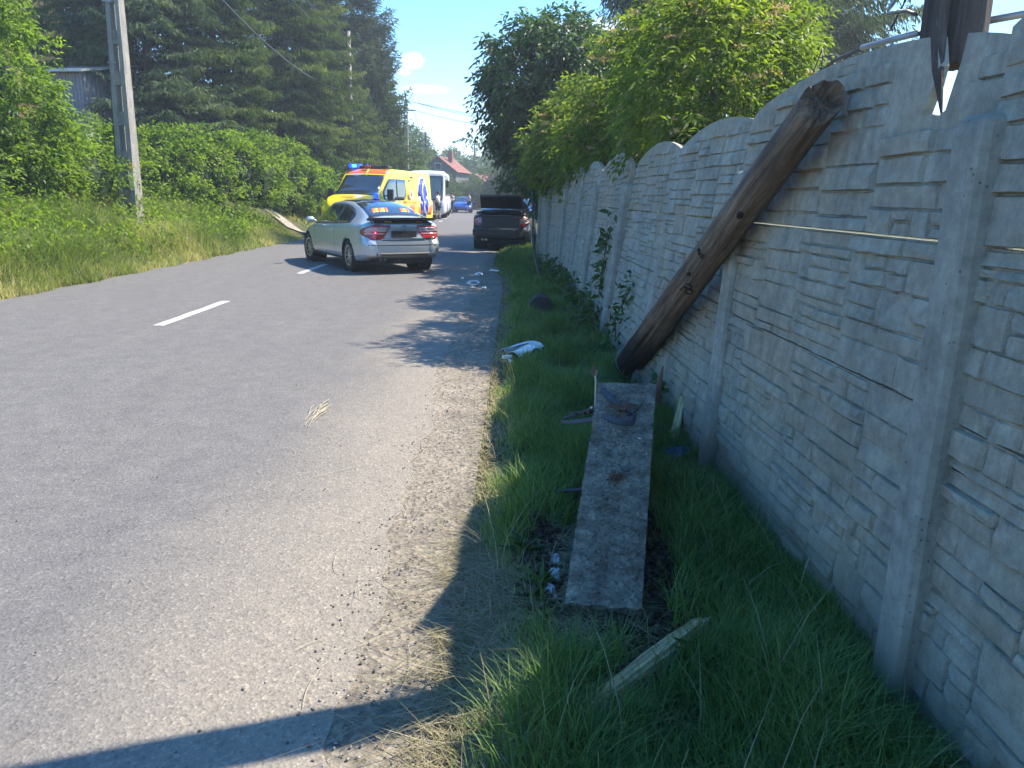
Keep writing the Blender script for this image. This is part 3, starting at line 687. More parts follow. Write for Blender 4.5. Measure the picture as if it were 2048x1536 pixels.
# torn fibres at the foot of the pole and knots and brand marks along it
b = MB(); rnd = random.Random(5); Lq = 4.1
for k in range(16):
    a = log['side'] + rnd.uniform(-1.7, 1.7); r = .12; z = rnd.uniform(-.1, .25)
    b.tube([(r*cos(a), r*sin(a), z), (r*1.02*cos(a), r*1.02*sin(a), z - .2), (r*.95*cos(a), r*.95*sin(a), z - rnd.uniform(.3, .5))], [.012, .009, .001], 4, flat=.4)
b.build('splinter', M['darkwood'], log)['kind'] = 'stuff'
def side_marks(name, strokes, mat, w=.006):
    b = MB()
    for pts in strokes:
        q = []
        for (a, z) in pts:
            r = (.124 + (.072 - .124) * z / Lq) * 1.06; q.append((r*cos(a), r*sin(a), z))
        b.tube(q, w, 5, flat=1)
    return b.build(name, mat, log)

sd0 = log['side']
side_marks('knot', [[(sd0 + .05 + .07*cos(t), 3.42 + .022*sin(t)) for t in np.linspace(0, 6.28, 9)]], M['black'], .010)
side_marks('knot', [[(sd0 - .35 + .05*cos(t), 2.62 + .016*sin(t)) for t in np.linspace(0, 6.28, 9)]], M['black'], .007)
side_marks('brand_mark', [[(sd0 + .28 + .22*cos(t), 2.44 + .04*sin(t)) for t in np.linspace(.6, 6.6, 12)] + [(sd0 - .12, 2.47), (sd0 - .2, 2.40)], [(sd0 + .3, 2.50), (sd0 + .05, 2.53), (sd0 - .15, 2.50)]], M['black'], .0045)
side_marks('brand_mark', [[(sd0 - .25, 2.86), (sd0 - .32, 2.90), (sd0 - .38, 2.85)], [(sd0 - .48, 2.86), (sd0 - .50, 2.885), (sd0 - .60, 2.88), (sd0 - .60, 2.855), (sd0 - .50, 2.86)], [(sd0 - .68, 2.86), (sd0 - .70, 2.89), (sd0 - .80, 2.885), (sd0 - .80, 2.86), (sd0 - .68, 2.86)]], M['black'], .0035)
del log['side']
# a thin wire still nailed round its foot
b = MB(); b.tube([(.138*cos(a), .138*sin(a), .42 + .05*sin(a)) for a in np.linspace(0, 2*pi, 20)], .003, 5); b.build('wire_band', M['steel'], log)

# upper half of the snapped pole, still hanging on its lines through the bite in the fence top
up = noisy_pole('hanging_pole_top', (1.360, 2.60, 2.0), (1.345, 2.62, 7.2), .096, .085, M['darkwood'], m=30, seed=8, amp=.03, ends=(.05, .02))
del up['side']
tag(up, 'upright upper half of the snapped pole standing behind the notch in the fence', 'broken pole')
b = MB(); qi = up.rotation_quaternion.inverted(); b.tube([qi @ (Vector(p) - up.location) for p in [(1.30, 2.58, 2.6), (1.288, 2.56, 2.28), (1.276, 2.54, 2.10), (1.268, 2.49, 1.95), (1.268, 2.43, 1.81)]], [.030, .030, .027, .018, .003], 8, flat=.8)
b.build('splinter', M['darkwood'], up)
# bent lamp bracket hooked over the fence
b = MB()
b.tube([(1.33, 2.62, 2.42), (1.27, 2.66, 2.30), (1.19, 2.70, 2.16), (1.185, 2.70, 2.145), (1.235, 2.68, 2.15), (1.27, 2.67, 2.135)], .010, 8, flat=.6)
o = b.build('bent_bracket', M['steel'], smooth=True); tag(o, 'bent steel strap sticking out from the upright pole over the fence', 'bracket')
b = MB(); b.tube([(1.285, 2.68, 2.085), (1.285, 2.88, 2.10), (1.285, 3.1, 2.115)], [.011, .011, .010], 8)
o = b.build('fallen_bracket', M['steel'], smooth=True); tag(o, 'straight grey lamp arm lying along the arched fence top', 'lamp arm')
b = MB(); b.tube([(1.285, 3.12, 2.11), (1.30, 3.4, 2.118), (1.32, 3.62, 2.10), (1.325, 3.70, 2.085)], .007, 6); b.tube([(1.30, 3.35, 2.12), (1.33, 3.75, 2.085)], .004, 6)
o = b.build('loose_cable', M['wire'], smooth=True); tag(o, 'black cable running along the top edge of the fence', 'cable')
b = MB(); q = [(1.31, 3.62, 2.10)]
for k in range(25):
    t = k / 24; q.append((1.31 + .02*sin(9*t), 3.62 - .50*t + .05*sin(6*t), 2.10 + .16*sin(pi*min(1, t*1.05)) + .015*sin(11*t)))
b.tube(q, .0035, 5)
b.tube([(1.31, 3.70, 2.0), (1.31, 3.66, 2.1), (1.32, 3.60, 2.2), (1.31, 3.56, 2.16), (1.31, 3.55, 2.05)], .003, 5)
b.tube([(1.31, 3.6, 2.16), (1.32, 3.45, 2.15), (1.32, 3.3, 2.08)], .003, 5)
o = b.build('wire_loop', M['wire'], smooth=True); tag(o, 'thin wire sprung into a loop above the fence top', 'wire')
b = MB(); b.tube([(1.36, 2.6, 2.95), (1.27, 2.62, 2.5), (1.24, 2.66, 2.22), (1.25, 2.8, 2.12)], .003, 5)
o = b.build('guy_wire', M['wire'], smooth=True); tag(o, 'thin wire dangling from the upright pole to the fence top', 'wire')
b = MB(); b.tube([(1.44, 2.6, 2.105), (1.75, 2.55, 2.16), (2.4, 2.4, 2.24)], .011, 8)
o = b.build('side_strut', M['steel'], smooth=True); tag(o, 'steel strut reaching sideways from the upright pole behind the fence', 'strut')

# toppled concrete footing
sl = empty('concrete_footing', (.375, 2.80, 0), 0, 'long narrow concrete footing slab torn out of the soil, its far end tilted up', 'concrete footing')
A0, B0 = Vector((.208, 2.56, .10)), Vector((.492, 2.54, .095)); A1, B1 = Vector((.485, 4.20, .545)), Vector((.808, 4.20, .545))
def slab_mesh():
    b = MB(); nx_, ny_ = 10, 40; th = .20; nrm = (B0 - A0).cross(A1 - A0).normalized(); rnd = random.Random(2)
    top = {}; bot = {}
    for j in range(ny_ + 1):
        for i in range(nx_ + 1):
            u, v = i / nx_, j / ny_
            p = (A0*(1-u) + B0*u)*(1-v) + (A1*(1-u) + B1*u)*v
            e = rnd.uniform(-.003, .003)
            if i in (0, nx_): p += (B0-A0).normalized() * rnd.uniform(-.0018, .0018) ; e -= .003
            if j in (0, ny_): p += (A1-A0).normalized() * rnd.uniform(-.006, .006); e -= .004
            if i in (0,) and 26 < j < 31: p += (B0-A0).normalized() * .012
            top[i, j] = len(b.v); b.v.append(tuple(p + nrm * e - Vector(sl.location)))
            if i in (0, nx_) or j in (0, ny_): bot[i, j] = len(b.v); b.v.append(tuple(p - nrm * (th + rnd.uniform(-.01, .01)) - Vector(sl.location)))
    for j in range(ny_):
        for i in range(nx_): b.f.append((top[i, j], top[i+1, j], top[i+1, j+1], top[i, j+1]))
    for j in range(ny_):
        b.f.append((bot[0, j], top[0, j], top[0, j+1], bot[0, j+1])); b.f.append((top[nx_, j], bot[nx_, j], bot[nx_, j+1], top[nx_, j+1]))
    for i in range(nx_):
        b.f.append((bot[i, 0], bot[i+1, 0], top[i+1, 0], top[i, 0])); b.f.append((top[i, ny_], top[i+1, ny_], bot[i+1, ny_], bot[i, ny_]))
    b.f.append((bot[0, 0], bot[0, ny_], bot[nx_, ny_], bot[nx_, 0])); return b
slab_mesh().build('block', M['slab'], sl)
nrm = (B0 - A0).cross(A1 - A0).normalized()
n = 700; u = RNG.uniform(.03, .97, n); v = RNG.uniform(.02, .98, n)
clus = [(.52, .60, .1), (.45, .83, .13), (.3, .35, .15), (.6, .3, .2), (.3, .7, .1)]
for k in range(450):
    c0 = clus[k % 5]; u[k] = np.clip(c0[0] + RNG.normal(0, c0[2]), .03, .97); v[k] = np.clip(c0[1] + RNG.normal(0, c0[2] * .5), .02, .98)
P = np.array([(A0*(1-a) + B0*a)*(1-c_) + (A1*(1-a) + B1*a)*c_ + nrm*.002 for a, c_ in zip(u, v)]) - np.array(sl.location)
o = lumps('earth_crumbs', P, RNG.uniform(.0015, .006, n), M['slabcrumb'], None, sl); tag(o, kind='stuff')
n = 260; u = RNG.uniform(.03, .97, n); v = RNG.uniform(.02, .98, n)
P = np.array([(A0*(1-a) + B0*a)*(1-c_) + (A1*(1-a) + B1*a)*c_ + nrm*.001 for a, c_ in zip(u, v)]) - np.array(sl.location)
o = lumps('pebble_flecks', P, RNG.uniform(.002, .006, n), M['pebble'], None, sl); tag(o, kind='stuff')
def on_slab(u, v, h=0): return (A0*(1-u) + B0*u)*(1-v) + (A1*(1-u) + B1*u)*v + nrm*h
# bolt and rag of white plastic at the far end
b = MB(); p = on_slab(.0, .98) - Vector(sl.location); b.tube([p + Vector((-.008, 0, -.15)), p + Vector((-.01, .01, .02)), p + Vector((-.018, .03, .07))], .007, 8)
b.lathe([(0, .05), (.014, .05), (.014, .075), (0, .075)], 'Z', 6, p + Vector((-.016, .025, 0))); b.build('bolt', M['steel'], sl)
b = MB(); b.box(p + Vector((-.026, .02, .075)), (.02, .02, .05)); b.build('rusty_nut', M['rust'], sl)
# broken wedge of wood at the far right corner
b = MB(); p = Vector((.835, 4.28, .40)); b.tube([p, p + Vector((.012, .02, .12)), p + Vector((.03, .04, .22))], [.02, .018, .004], 6, flat=.5)
o = b.build('wood_wedge', M['rust']); tag(o, 'reddish splinter of wood standing at the far corner of the footing', 'wood splinter')
o = lumps('white_chip', np.array([on_slab(.80, .66, .004)]), np.array([.012]), M['chip']); o['kind'] = 'thing'; tag(o, 'tiny white chip lying on the footing slab', 'chip')
o = lumps('stone_chip', np.array([on_slab(.66, .50, .005)]), np.array([.018]), M['pebble']); o['kind'] = 'thing'; tag(o, 'small flat stone lying mid way along the footing slab', 'stone')
# clump of roots on the slab
b = MB(); rnd = random.Random(4); c0 = on_slab(.50, .455, .01)
for k in range(34):
    a = rnd.uniform(0, 6.28); l = rnd.uniform(.015, .06); z = rnd.uniform(0, .035)
    b.tube([c0 + Vector((0, 0, z*.3)), c0 + Vector((cos(a)*l*.5, sin(a)*l*.5, z)), c0 + Vector((cos(a)*l, sin(a)*l, z*.4))], .0035, 4)
o = b.build('root_clump', M['rust']); tag(o, 'brown clump of roots and dry grass on the footing slab', 'root clump')
b = MB(); c0 = on_slab(.45, .82, .01)
for k in range(26):
    a = rnd.uniform(-.6, .6) + (pi if k % 3 == 0 else 0); l = rnd.uniform(.03, .10)
    b.tube([c0 + Vector((rnd.uniform(-.04, .04), rnd.uniform(-.05, .03), .005)), c0 + Vector((cos(a)*l*.6, sin(a)*l*.6, .025)), c0 + Vector((cos(a)*l, sin(a)*l*.8, .012))], .003, 4)
o = b.build('twig_litter', M['rust']); tag(o, 'dry twigs and earth heaped at the raised end of the slab', kind='stuff')
# torn rubber seal / trim on the slab
sr = empty('torn_trim', tuple(on_slab(.15, .78)), 0, 'torn grey rubber and plastic trim draped over the left edge of the footing', 'car trim')
def L_(pts): return [Vector(p) - Vector(sr.location) for p in pts]
b = MB(); b.tube(L_([(.30, 4.35, .36), (.33, 4.28, .37), (.42, 4.16, .42), (.50, 4.00, .49), (.56, 3.93, .485), (.63, 3.93, .475), (.655, 4.00, .50), (.62, 4.06, .515), (.59, 4.06, .515)]), [.008, .015, .019, .018, .020, .017, .016, .012, .008], 8, flat=.45); b.build('rubber_strip', M['greyplastic'], sr, smooth=True)
b = MB(); b.tube(L_([(.59, 4.05, .515), (.55, 4.17, .54), (.51, 4.25, .57), (.50, 4.26, .58)]), [.012, .019, .015, .006], 8, flat=.45); b.build('rubber_strip', M['greyplastic'], sr, smooth=True)
b = MB(); b.tube(L_([(.62, 4.0, .50), (.66, 4.03, .51), (.70, 4.09, .53), (.72, 4.14, .545)]), [.006, .006, .004, .002], 6); b.build('rubber_strip', M['plastic'], sr)
b = MB()
for k in range(7):
    t = k / 6; x = .33 + .17*t; y = 4.32 - .22*t; z = .385 + .10*t
    b.box(Vector((x + .03, y + .04, z + .01)) - Vector(sr.location), (.022, .03, .018), rz=.5 + k)
b.tube(L_([(.31, 4.36, .37), (.38, 4.33, .40), (.46, 4.24, .47), (.50, 4.14, .50)]), .010, 6, flat=.6); b.build('clip_rail', M['plastic'], sr)
b = MB(); b.lathe([(0, 0), (.007, 0), (.006, .008), (0, .01)], 'Z', 8, Vector((.445, 4.16, .49)) - Vector(sr.location)); b.build('clip', M['chip'], sr)

sr.location = sr.location + Vector((-.015, -.165, -.042))
# split plank in the grass
pk = empty('split_plank', (.49, 2.27, .05), 0, 'pale freshly split plank lying diagonally in the green grass', 'plank')
def splitboard(name, a, c_, w, th, mat, parent, seed, pieces=1):
    rnd = random.Random(seed); a = Vector(a); c_ = Vector(c_); L = (c_ - a).length
    ofs = [rnd.uniform(-.25, .25) * w for _ in range(2)]
    b = MB(); n = 14; vs = []; m = 6
    for i in range(n + 1):
        t = i / n; x = L * t; ww = w * (1 - .25*abs(t-.5)) * (1 + .08*sin(9*t + seed)); taper = min(1, .25 + 6*t, .5 + 7*(1-t))
        for k in range(m + 1):
            y = (k / m - .5) * ww * taper; z = th*.5*taper*(1 + .35*sin(k*2.3 + seed) + .1*sin(t*20 + k)); xx = x + (rnd.uniform(-.07, .035) if i in (0, n) else 0)
            vs.append((xx, y, z))
        for k in range(m + 1):
            y = (k / m - .5) * ww * taper; vs.append((x, y, -th*.5*taper))
    M2 = 2*(m+1)
    for i in range(n):
        for k in range(m):
            b.f.append((i*M2+k, (i+1)*M2+k, (i+1)*M2+k+1, i*M2+k+1)); b.f.append((i*M2+m+1+k, i*M2+m+2+k, (i+1)*M2+m+2+k, (i+1)*M2+m+1+k))
        b.f.append((i*M2, i*M2+m+1, (i+1)*M2+m+1, (i+1)*M2)); b.f.append((i*M2+m, (i+1)*M2+m, (i+1)*M2+2*m+1, i*M2+2*m+1))
    for i in (0, n):
        for k in range(m): b.f.append((i*M2+k, i*M2+k+1, i*M2+m+2+k, i*M2+m+1+k))
    b.v = vs; o = b.build(name, mat, parent); o.rotation_mode = 'QUATERNION'; o.rotation_quaternion = (c_ - a).to_track_quat('X', 'Z'); o.location = a - (Vector(parent.location) if parent else Vector())
    return o
splitboard('board', (.285, 2.06, .055), (.712, 2.50, .075), .066, .030, M['palewood'], pk, 3)
splitboard('sliver', (.32, 2.09, .07), (.68, 2.45, .095), .026, .014, M['palewood'], pk, 8)
o = splitboard('wood_splinter', (1.02, 4.62, .06), (1.13, 4.92, .30), .05, .02, M['palewood'], None, 12); tag(o, 'pale upright splinter of wood beside the crumpled blue plastic at the fence foot', 'wood splinter')
o = splitboard('bark_piece', (1.06, 4.60, .05), (1.17, 4.75, .17), .09, .015, M['rust'], None, 15); tag(o, 'curl of brown bark lying at the fence foot', 'bark')
# crumpled blue plastic
def crumple(name, c0, s, mat, seed, n=9):
    rnd = random.Random(seed); b = MB()
    for j in range(n + 1):
        for i in range(n + 1):
            u, v = i/n - .5, j/n - .5
            b.v.append((c0[0] + s[0]*(u + rnd.uniform(-.04, .04)), c0[1] + s[1]*(v + rnd.uniform(-.04, .04)), c0[2] + s[2]*(max(0, .8 - 2.2*(u*u+v*v)) + rnd.uniform(-.22, .22))))
    for j in range(n):
        for i in range(n): b.f.append((j*(n+1)+i, j*(n+1)+i+1, (j+1)*(n+1)+i+1, (j+1)*(n+1)+i))
    o = b.build(name, mat, recalc=False); sm = o.modifiers.new('thickness', 'SOLIDIFY'); sm.thickness = .002; return o
o = crumple('plastic_sheet', (1.04, 4.42, .05), (.22, .16, .06), M['bluebag'], 3); tag(o, 'crumpled blue plastic in the grass at the foot of the fence', 'plastic')
for k, (x, y, z) in enumerate([(.165, 2.72, .05), (.19, 2.86, .05), (.20, 3.0, .04)]):
    o = crumple('glass_shards', (x, y, z), (.05, .07, .04), M['steel'], 30 + k, 5); tag(o, ['nearest crushed scrap of glass at the near left corner of the footing', 'middle one of three crushed glass scraps beside the footing', 'farthest crushed scrap of glass half buried in soil beside the footing'][k], 'broken glass', 'glass pieces by the footing')
o = splitboard('dark_strip', (.20, 3.60, .12), (.40, 3.55, .16), .03, .012, M['plastic'], None, 4); tag(o, 'thin black plastic strip sticking out left of the footing', 'plastic strip')

# silver bumper fragment on the verge edge
bf = empty('bumper_fragment', (.08, 7.15, .05), 0, 'curved silver and white bumper fragment lying in the grass beside the road', 'bumper fragment')
def shell(name, ctr, rx, ry, a0, a1, w0, w1, z0, h, mat, parent, n=18):
    b = MB(); m = 6
    for i in range(n + 1):
        a = a0 + (a1 - a0) * i / n
        for k in range(m + 1):
            q = k / m; w = w0 + (w1 - w0) * i / n; rr = 1 - w * q
            b.v.append((ctr[0] + rx*rr*cos(a), ctr[1] + ry*rr*sin(a), z0 + h * sin(pi*(.15 + .75*q)) + .03*sin(a*2)))
    for i in range(n):
        for k in range(m): b.f.append((i*(m+1)+k, i*(m+1)+k+1, (i+1)*(m+1)+k+1, (i+1)*(m+1)+k))
    o = b.build(name, mat, parent, smooth=True, recalc=False); sm = o.modifiers.new('thickness', 'SOLIDIFY'); sm.thickness = .006; return o
shell('shell', (.02, -.05), .22, .38, .25, 2.9, .22, .22, .04, .06, M['silver'], bf)
shell('shell', (.03, -.14), .18, .30, .35, 2.8, .7, .75, .03, .07, M['white'], bf)
b = MB(); b.tube([(.02 + .20*cos(a), -.07 + .33*sin(a), .085 + .03*sin(2*a)) for a in np.linspace(.3, 2.85, 18)], .010, 6, flat=.5); b.build('black_gap', M['plastic'], bf)
b = MB(); b.box((-.13, -.16, .05), (.10, .03, .03), rz=.5); b.box((-.10, -.24, .03), (.03, .08, .02), rz=.2); b.build('bracket', M['white'], bf, bevel=.004)
# headlamp ring and white shards in the shade
b = MB(); 
b.tube([(-.71 + .085*cos(a), 13.70 + .16*sin(a), .035 + .02*sin(a)) for a in np.linspace(0, 2*pi, 26)], .016, 8, caps=False, flat=.8); b.box((-.81, 13.66, .04), (.05, .06, .03)); b.box((-.79, 13.82, .05), (.03, .05, .03))
o = b.build('headlamp_ring', M['white'], smooth=True); tag(o, 'white plastic headlamp ring lying on the shaded asphalt near the verge', 'headlamp ring')
for k, (x, y, s, lb) in enumerate([(-.70, 15.35, .15, 'longer white plastic shard on the shaded road behind the ring'), (-.96, 14.35, .06, 'tiny white shard left of the headlamp ring'), (-.42, 16.0, .2, 'flat white shards at the edge of the grass'), (-.72, 15.05, .09, 'small bluish white shard just behind the headlamp ring'), (-.50, 12.9, .08, 'dull shard on the gravel in front of the headlamp ring')]):
    o = crumple('plastic_shard', (x, y, .035), (s, .09, .05), M['white'], 60 + k, 4); tag(o, lb, 'shard')
# black wheel-arch liner on the verge
b = MB(); m = 10
for i in range(15):
    a = pi * (.02 + .96 * i / 14)
    for k in range(m + 1):
        q = k / m - .5; b.v.append((.20*cos(a) * (1 - .1*sin(6*a)*q) + .02*q, q * .26, .30*sin(a) + .02*sin(q*9 + a*3)))
for i in range(14):
    for k in range(m): b.f.append((i*(m+1)+k, i*(m+1)+k+1, (i+1)*(m+1)+k+1, (i+1)*(m+1)+k))
c0 = len(b.v); b.v.append((0, .13, .12))
for i in range(14): b.f.append((i*(m+1)+m, (i+1)*(m+1)+m, c0))
c0 = len(b.v); b.v.append((.02, -.13, .10))
for i in range(14): b.f.append((i*(m+1), (i+1)*(m+1), c0))
o = b.build('arch_liner', M['plastic'], recalc=False); o.location = (.34, 10.0, .0); o.rotation_euler = (.05, .1, .15); sm = o.modifiers.new('thickness', 'SOLIDIFY'); sm.thickness = .006
tag(o, 'black plastic wheel arch liner dumped upright in the grass', 'wheel arch liner')
# bent dark pole at the far end of the fence
b = MB(); b.tube([(.52, 12.3, 0), (.46, 13.4, .12), (.42, 15.2, .30), (.40, 16, .45), (.38, 16.2, .9), (.34, 16.1, 1.55), (.33, 16.1, 1.7)], [.02, .024, .026, .028, .026, .024, .022], 8)
o = b.build('bent_post', M['darksteel'], smooth=True); tag(o, 'thin dark metal post bent over along the far end of the fence', 'post')

# ------------------------------------------------------------------ foliage
def unit(v): return v / np.maximum(np.linalg.norm(v, axis=-1, keepdims=True), 1e-6)
def leaves_mesh(name, P, D, L, Wd, mat, parent=None, fold=.25, rr=None):
    """diamond leaves: P base points, D directions, L lengths, Wd widths"""
    n = len(P); D = unit(D); rv = unit(RNG.normal(0, 1, (n, 3)) + np.array([0, 0, 1.2])); S = unit(np.cross(D, rv)); U = np.cross(S, D)
    L = np.broadcast_to(L, (n,))[:, None]; Wd = np.broadcast_to(Wd, (n,))[:, None]
    a = P; b_ = P + D*L*.45 + S*Wd*.5 + U*Wd*fold; c_ = P + D*L - U*L*.12; d = P + D*L*.45 - S*Wd*.5 + U*Wd*fold
    V = np.stack([a, b_, c_, d], 1).reshape(-1, 3); F = np.arange(4*n).reshape(n, 4)
    r = np.clip(RNG.normal(.45, .2, n) if rr is None else rr, 0, 1)
    return np_mesh(name, V, F, mat, parent, r)
def clump_points(ells, nclump, per, cr, gap=.0, fill=.25):
    """clumps scattered over the surface of several ellipsoids: base points and outward directions"""
    w = np.array([e[3]*e[4] + e[4]*e[5] + e[3]*e[5] for e in ells]); w = w / w.sum()
    k = RNG.choice(len(ells), nclump, p=w); E = np.array([e[:6] for e in ells])[k]
    d = unit(RNG.normal(0, 1, (nclump, 3))); rad = np.where(RNG.uniform(0, 1, nclump) < fill, RNG.uniform(.35, .8, nclump), RNG.uniform(.82, 1.10, nclump))[:, None]
    C0 = E[:, :3] + d * E[:, 3:6] * rad
    # drop clumps buried deep inside another ellipsoid
    keep = np.ones(nclump, bool)
    for j, e in enumerate(ells):
        q = ((C0 - np.array(e[:3])) / np.array(e[3:6])); keep &= ~((np.linalg.norm(q, axis=1) < .55) & (k != j))
    keep &= C0[:, 2] > .05
    C0, d = C0[keep], d[keep]; n = len(C0)
    s = RNG.uniform(.6, 1.4, n) * cr
    pp = unit(RNG.normal(0, 1, (n, per, 3))) * RNG.uniform(0, 1, (n, per, 1)) ** .5 * s[:, None, None] * np.array([1, 1, .8])
    P = C0[:, None] + pp; D = unit(pp * 1.2 / s[:, None, None] + d[:, None] * .8 + RNG.normal(0, .35, (n, per, 3)))
    tint = np.repeat(RNG.normal(0, .13, n), per)
    return P.reshape(-1, 3), D.reshape(-1, 3), tint, C0
def sprigs(name, P, D, tint, mat, parent, nl=5, slen=.25, ll=.09, lw=.035, droop=.25):
    n = len(P); D = unit(D + np.array([0, 0, -droop*.3])); side = unit(np.cross(D, unit(RNG.normal(0, 1, (n, 3)) + np.array([0, 0, 2.0]))))
    PP = []; DD = []; TT = []; sl = slen * RNG.uniform(.6, 1.3, (n, 1))
    for j in range(nl):
        t = 1.0 if j == nl - 1 else (j // 2 + 1) / (nl // 2 + 1); sg = 0 if j == nl - 1 else (1 if j % 2 else -1)
        PP.append(P + D*sl*t*.9 - np.array([0, 0, droop]) * sl * t*t); DD.append(D * (.55 if sg else 1) + side*sg + np.array([0, 0, -droop*1.3])); TT.append(tint)
    PP = np.concatenate(PP); DD = np.concatenate(DD); TT = np.concatenate(TT) + RNG.normal(.45, .16, n*nl)
    return leaves_mesh(name, PP, DD, ll * RNG.uniform(.7, 1.3, n*nl), lw * RNG.uniform(.8, 1.2, n*nl), mat, parent, rr=TT)
def trunk_mesh(parent, base, top, r, limbs, mat=None):
    b = MB(); base = Vector(base); top = Vector(top)
    pts = [base.lerp(top, t) + Vector((.12*sin(t*5)*r*4, .1*sin(t*4+1)*r*4, 0)) for t in np.linspace(0, 1, 7)]
    b.tube(pts, [r*(1.25 if i == 0 else 1 - .12*i) for i in range(7)], 9)
    for q in limbs:
        q = Vector(q); f = min(.92, max(.15, (q.z - base.z) / max(.1, (top.z - base.z)) * .6)); s = base.lerp(top, f)
        mid = s.lerp(q, .5) + Vector((0, 0, -.12 * (q - s).length)); b.tube([s, mid, q], [r*.42, r*.25, r*.07], 6)
    return b.build('trunk', mat or M['bark'], parent)
def tree(name, label, cat, loc, ells, leafm, ncl=140, per=40, cr=.5, nl=5, slen=.25, ll=.09, lw=.035, r=.12, group=None, fill=.25, nlimb=18, droop=.25):
    root = empty(name, loc, 0, label, cat, group)
    P, D, tint, C0 = clump_points(ells, ncl, per, cr, fill=fill)
    o = sprigs('crown', P, D, tint, leafm, root, nl, slen, ll, lw, droop); o['kind'] = 'stuff'
    zt = max(e[2] + e[5]*.5 for e in ells); cx = np.mean([e[0] for e in ells]); cy = np.mean([e[1] for e in ells])
    limbs = C0[RNG.choice(len(C0), min(nlimb, len(C0)), replace=False)]
    trunk_mesh(root, (0, 0, -.2), (cx*.7, cy*.7, zt), r, limbs)
    return root
def blob_core(ells, mat, parent, k=.72):  # solid dark core added inside a shrub so it cannot be seen through
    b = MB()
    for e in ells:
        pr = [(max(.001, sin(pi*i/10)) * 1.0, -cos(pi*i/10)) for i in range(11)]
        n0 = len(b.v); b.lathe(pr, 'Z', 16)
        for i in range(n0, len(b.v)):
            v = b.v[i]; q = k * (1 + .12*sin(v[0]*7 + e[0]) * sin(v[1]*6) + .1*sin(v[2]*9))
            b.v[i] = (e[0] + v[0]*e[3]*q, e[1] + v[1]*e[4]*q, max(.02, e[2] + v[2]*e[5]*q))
    return b.build('dark_core', mat, parent)
M['inner'] = plain('core_shade_green', (.022, .040, .012), .95, var=.5, scale=9, bmp=.5)  # dark green of the added core stands in for shade inside the shrubs

def conifer(name, label, loc, H, Rad, z0=.8, nb=120, mat='spruce', droop=.55, seed=1, card=(.20, .045), sub=15, group=None, shape=.85, hang=.5, tip=.12, dens=9):
    rng = np.random.default_rng(seed); root = empty(name, loc, 0, label, 'spruce tree' if 'spruce' in name else ('pine tree' if 'pine' in name else 'fir tree'), group)
    h = z0 + (H - z0) * rng.uniform(0, 1, nb) ** 1.05; h.sort()
    az = np.cumsum(rng.uniform(1.9, 2.9, nb)); L = Rad * (1 - (h - z0) / (H - z0) * .97) ** shape * rng.uniform(.72, 1.15, nb) + .12
    PP = []; DD = []; LL = []; TT = []; b = MB()
    b.tube([(0, 0, -.3), (0, 0, H*.5), (0, 0, H*.97)], [.012*H + .03, .007*H + .02, .01], 8)
    for i in range(nb):
        d = np.array([cos(az[i]), sin(az[i]), 0]); s = np.array([-d[1], d[0], 0]); l = L[i]; dp = droop * (.4 + .6 * (1 - (h[i] / H)))
        up0 = .25 * (h[i] / H)
        def pos(t): return np.array([0, 0, h[i]]) + d*l*t + np.array([0, 0, 1]) * (l * (up0*t - dp*t**1.4*(1 - .35*t*t) + tip*t**3))
        if i % 2 == 0: b.tube([tuple(pos(t)) for t in (0, .4, .85)], [.035, .02, .006], 4, caps=False)
        ns = max(4, int(sub * l / Rad * 1.5) + 3); tn = rng.normal(0, .2)  # wide branch tint stands in for sunlit sprays and the darkness between
        for t in np.linspace(.18, 1, ns):
            p = pos(t); w = (.42 * l * (1.02 - t)**.7 + .16) * rng.uniform(.7, 1.2)
            for sg in (-1, 1):
                dirn = s*sg*.9 + d*.55 + np.array([0, 0, -.22 - .2*rng.random()])
                m = max(2, int(dens * w / .45)); tt = (np.arange(m) + rng.uniform(0, 1, m)) / m
                q = p + dirn * (w*tt)[:, None]; PP.append(q)
                dd = dirn*.6 + rng.normal(0, .3, (m, 3)) + np.array([0, 0, -hang]) * rng.uniform(0, 1.6, (m, 1)); DD.append(dd); LL.append(np.full(m, 1.0)); TT.append(np.full(m, tn + .25*t))
    PP = np.concatenate(PP); DD = np.concatenate(DD); TT = np.concatenate(TT); n = len(PP)
    o = leaves_mesh('crown', PP, DD, card[0]*RNG.uniform(.6, 1.4, n), card[1]*RNG.uniform(.7, 1.5, n), M[mat], root, .1, TT + RNG.normal(.30, .13, n)); o['kind'] = 'stuff'
    b.build('trunk', M['bark'], root)
    return root
def tz(x, y): return float(terrain_z(x, y))
def copy_tree(root, loc, s=1.0, rz=0, label=None):
    r = root.copy(); COL.objects.link(r); r.location = loc; r.rotation_euler = (0, 0, rz); r.scale = (s, s, s)
    if label: r['label'] = label
    for ch in root.children:
        q = ch.copy(); COL.objects.link(q); q.parent = r
    return r

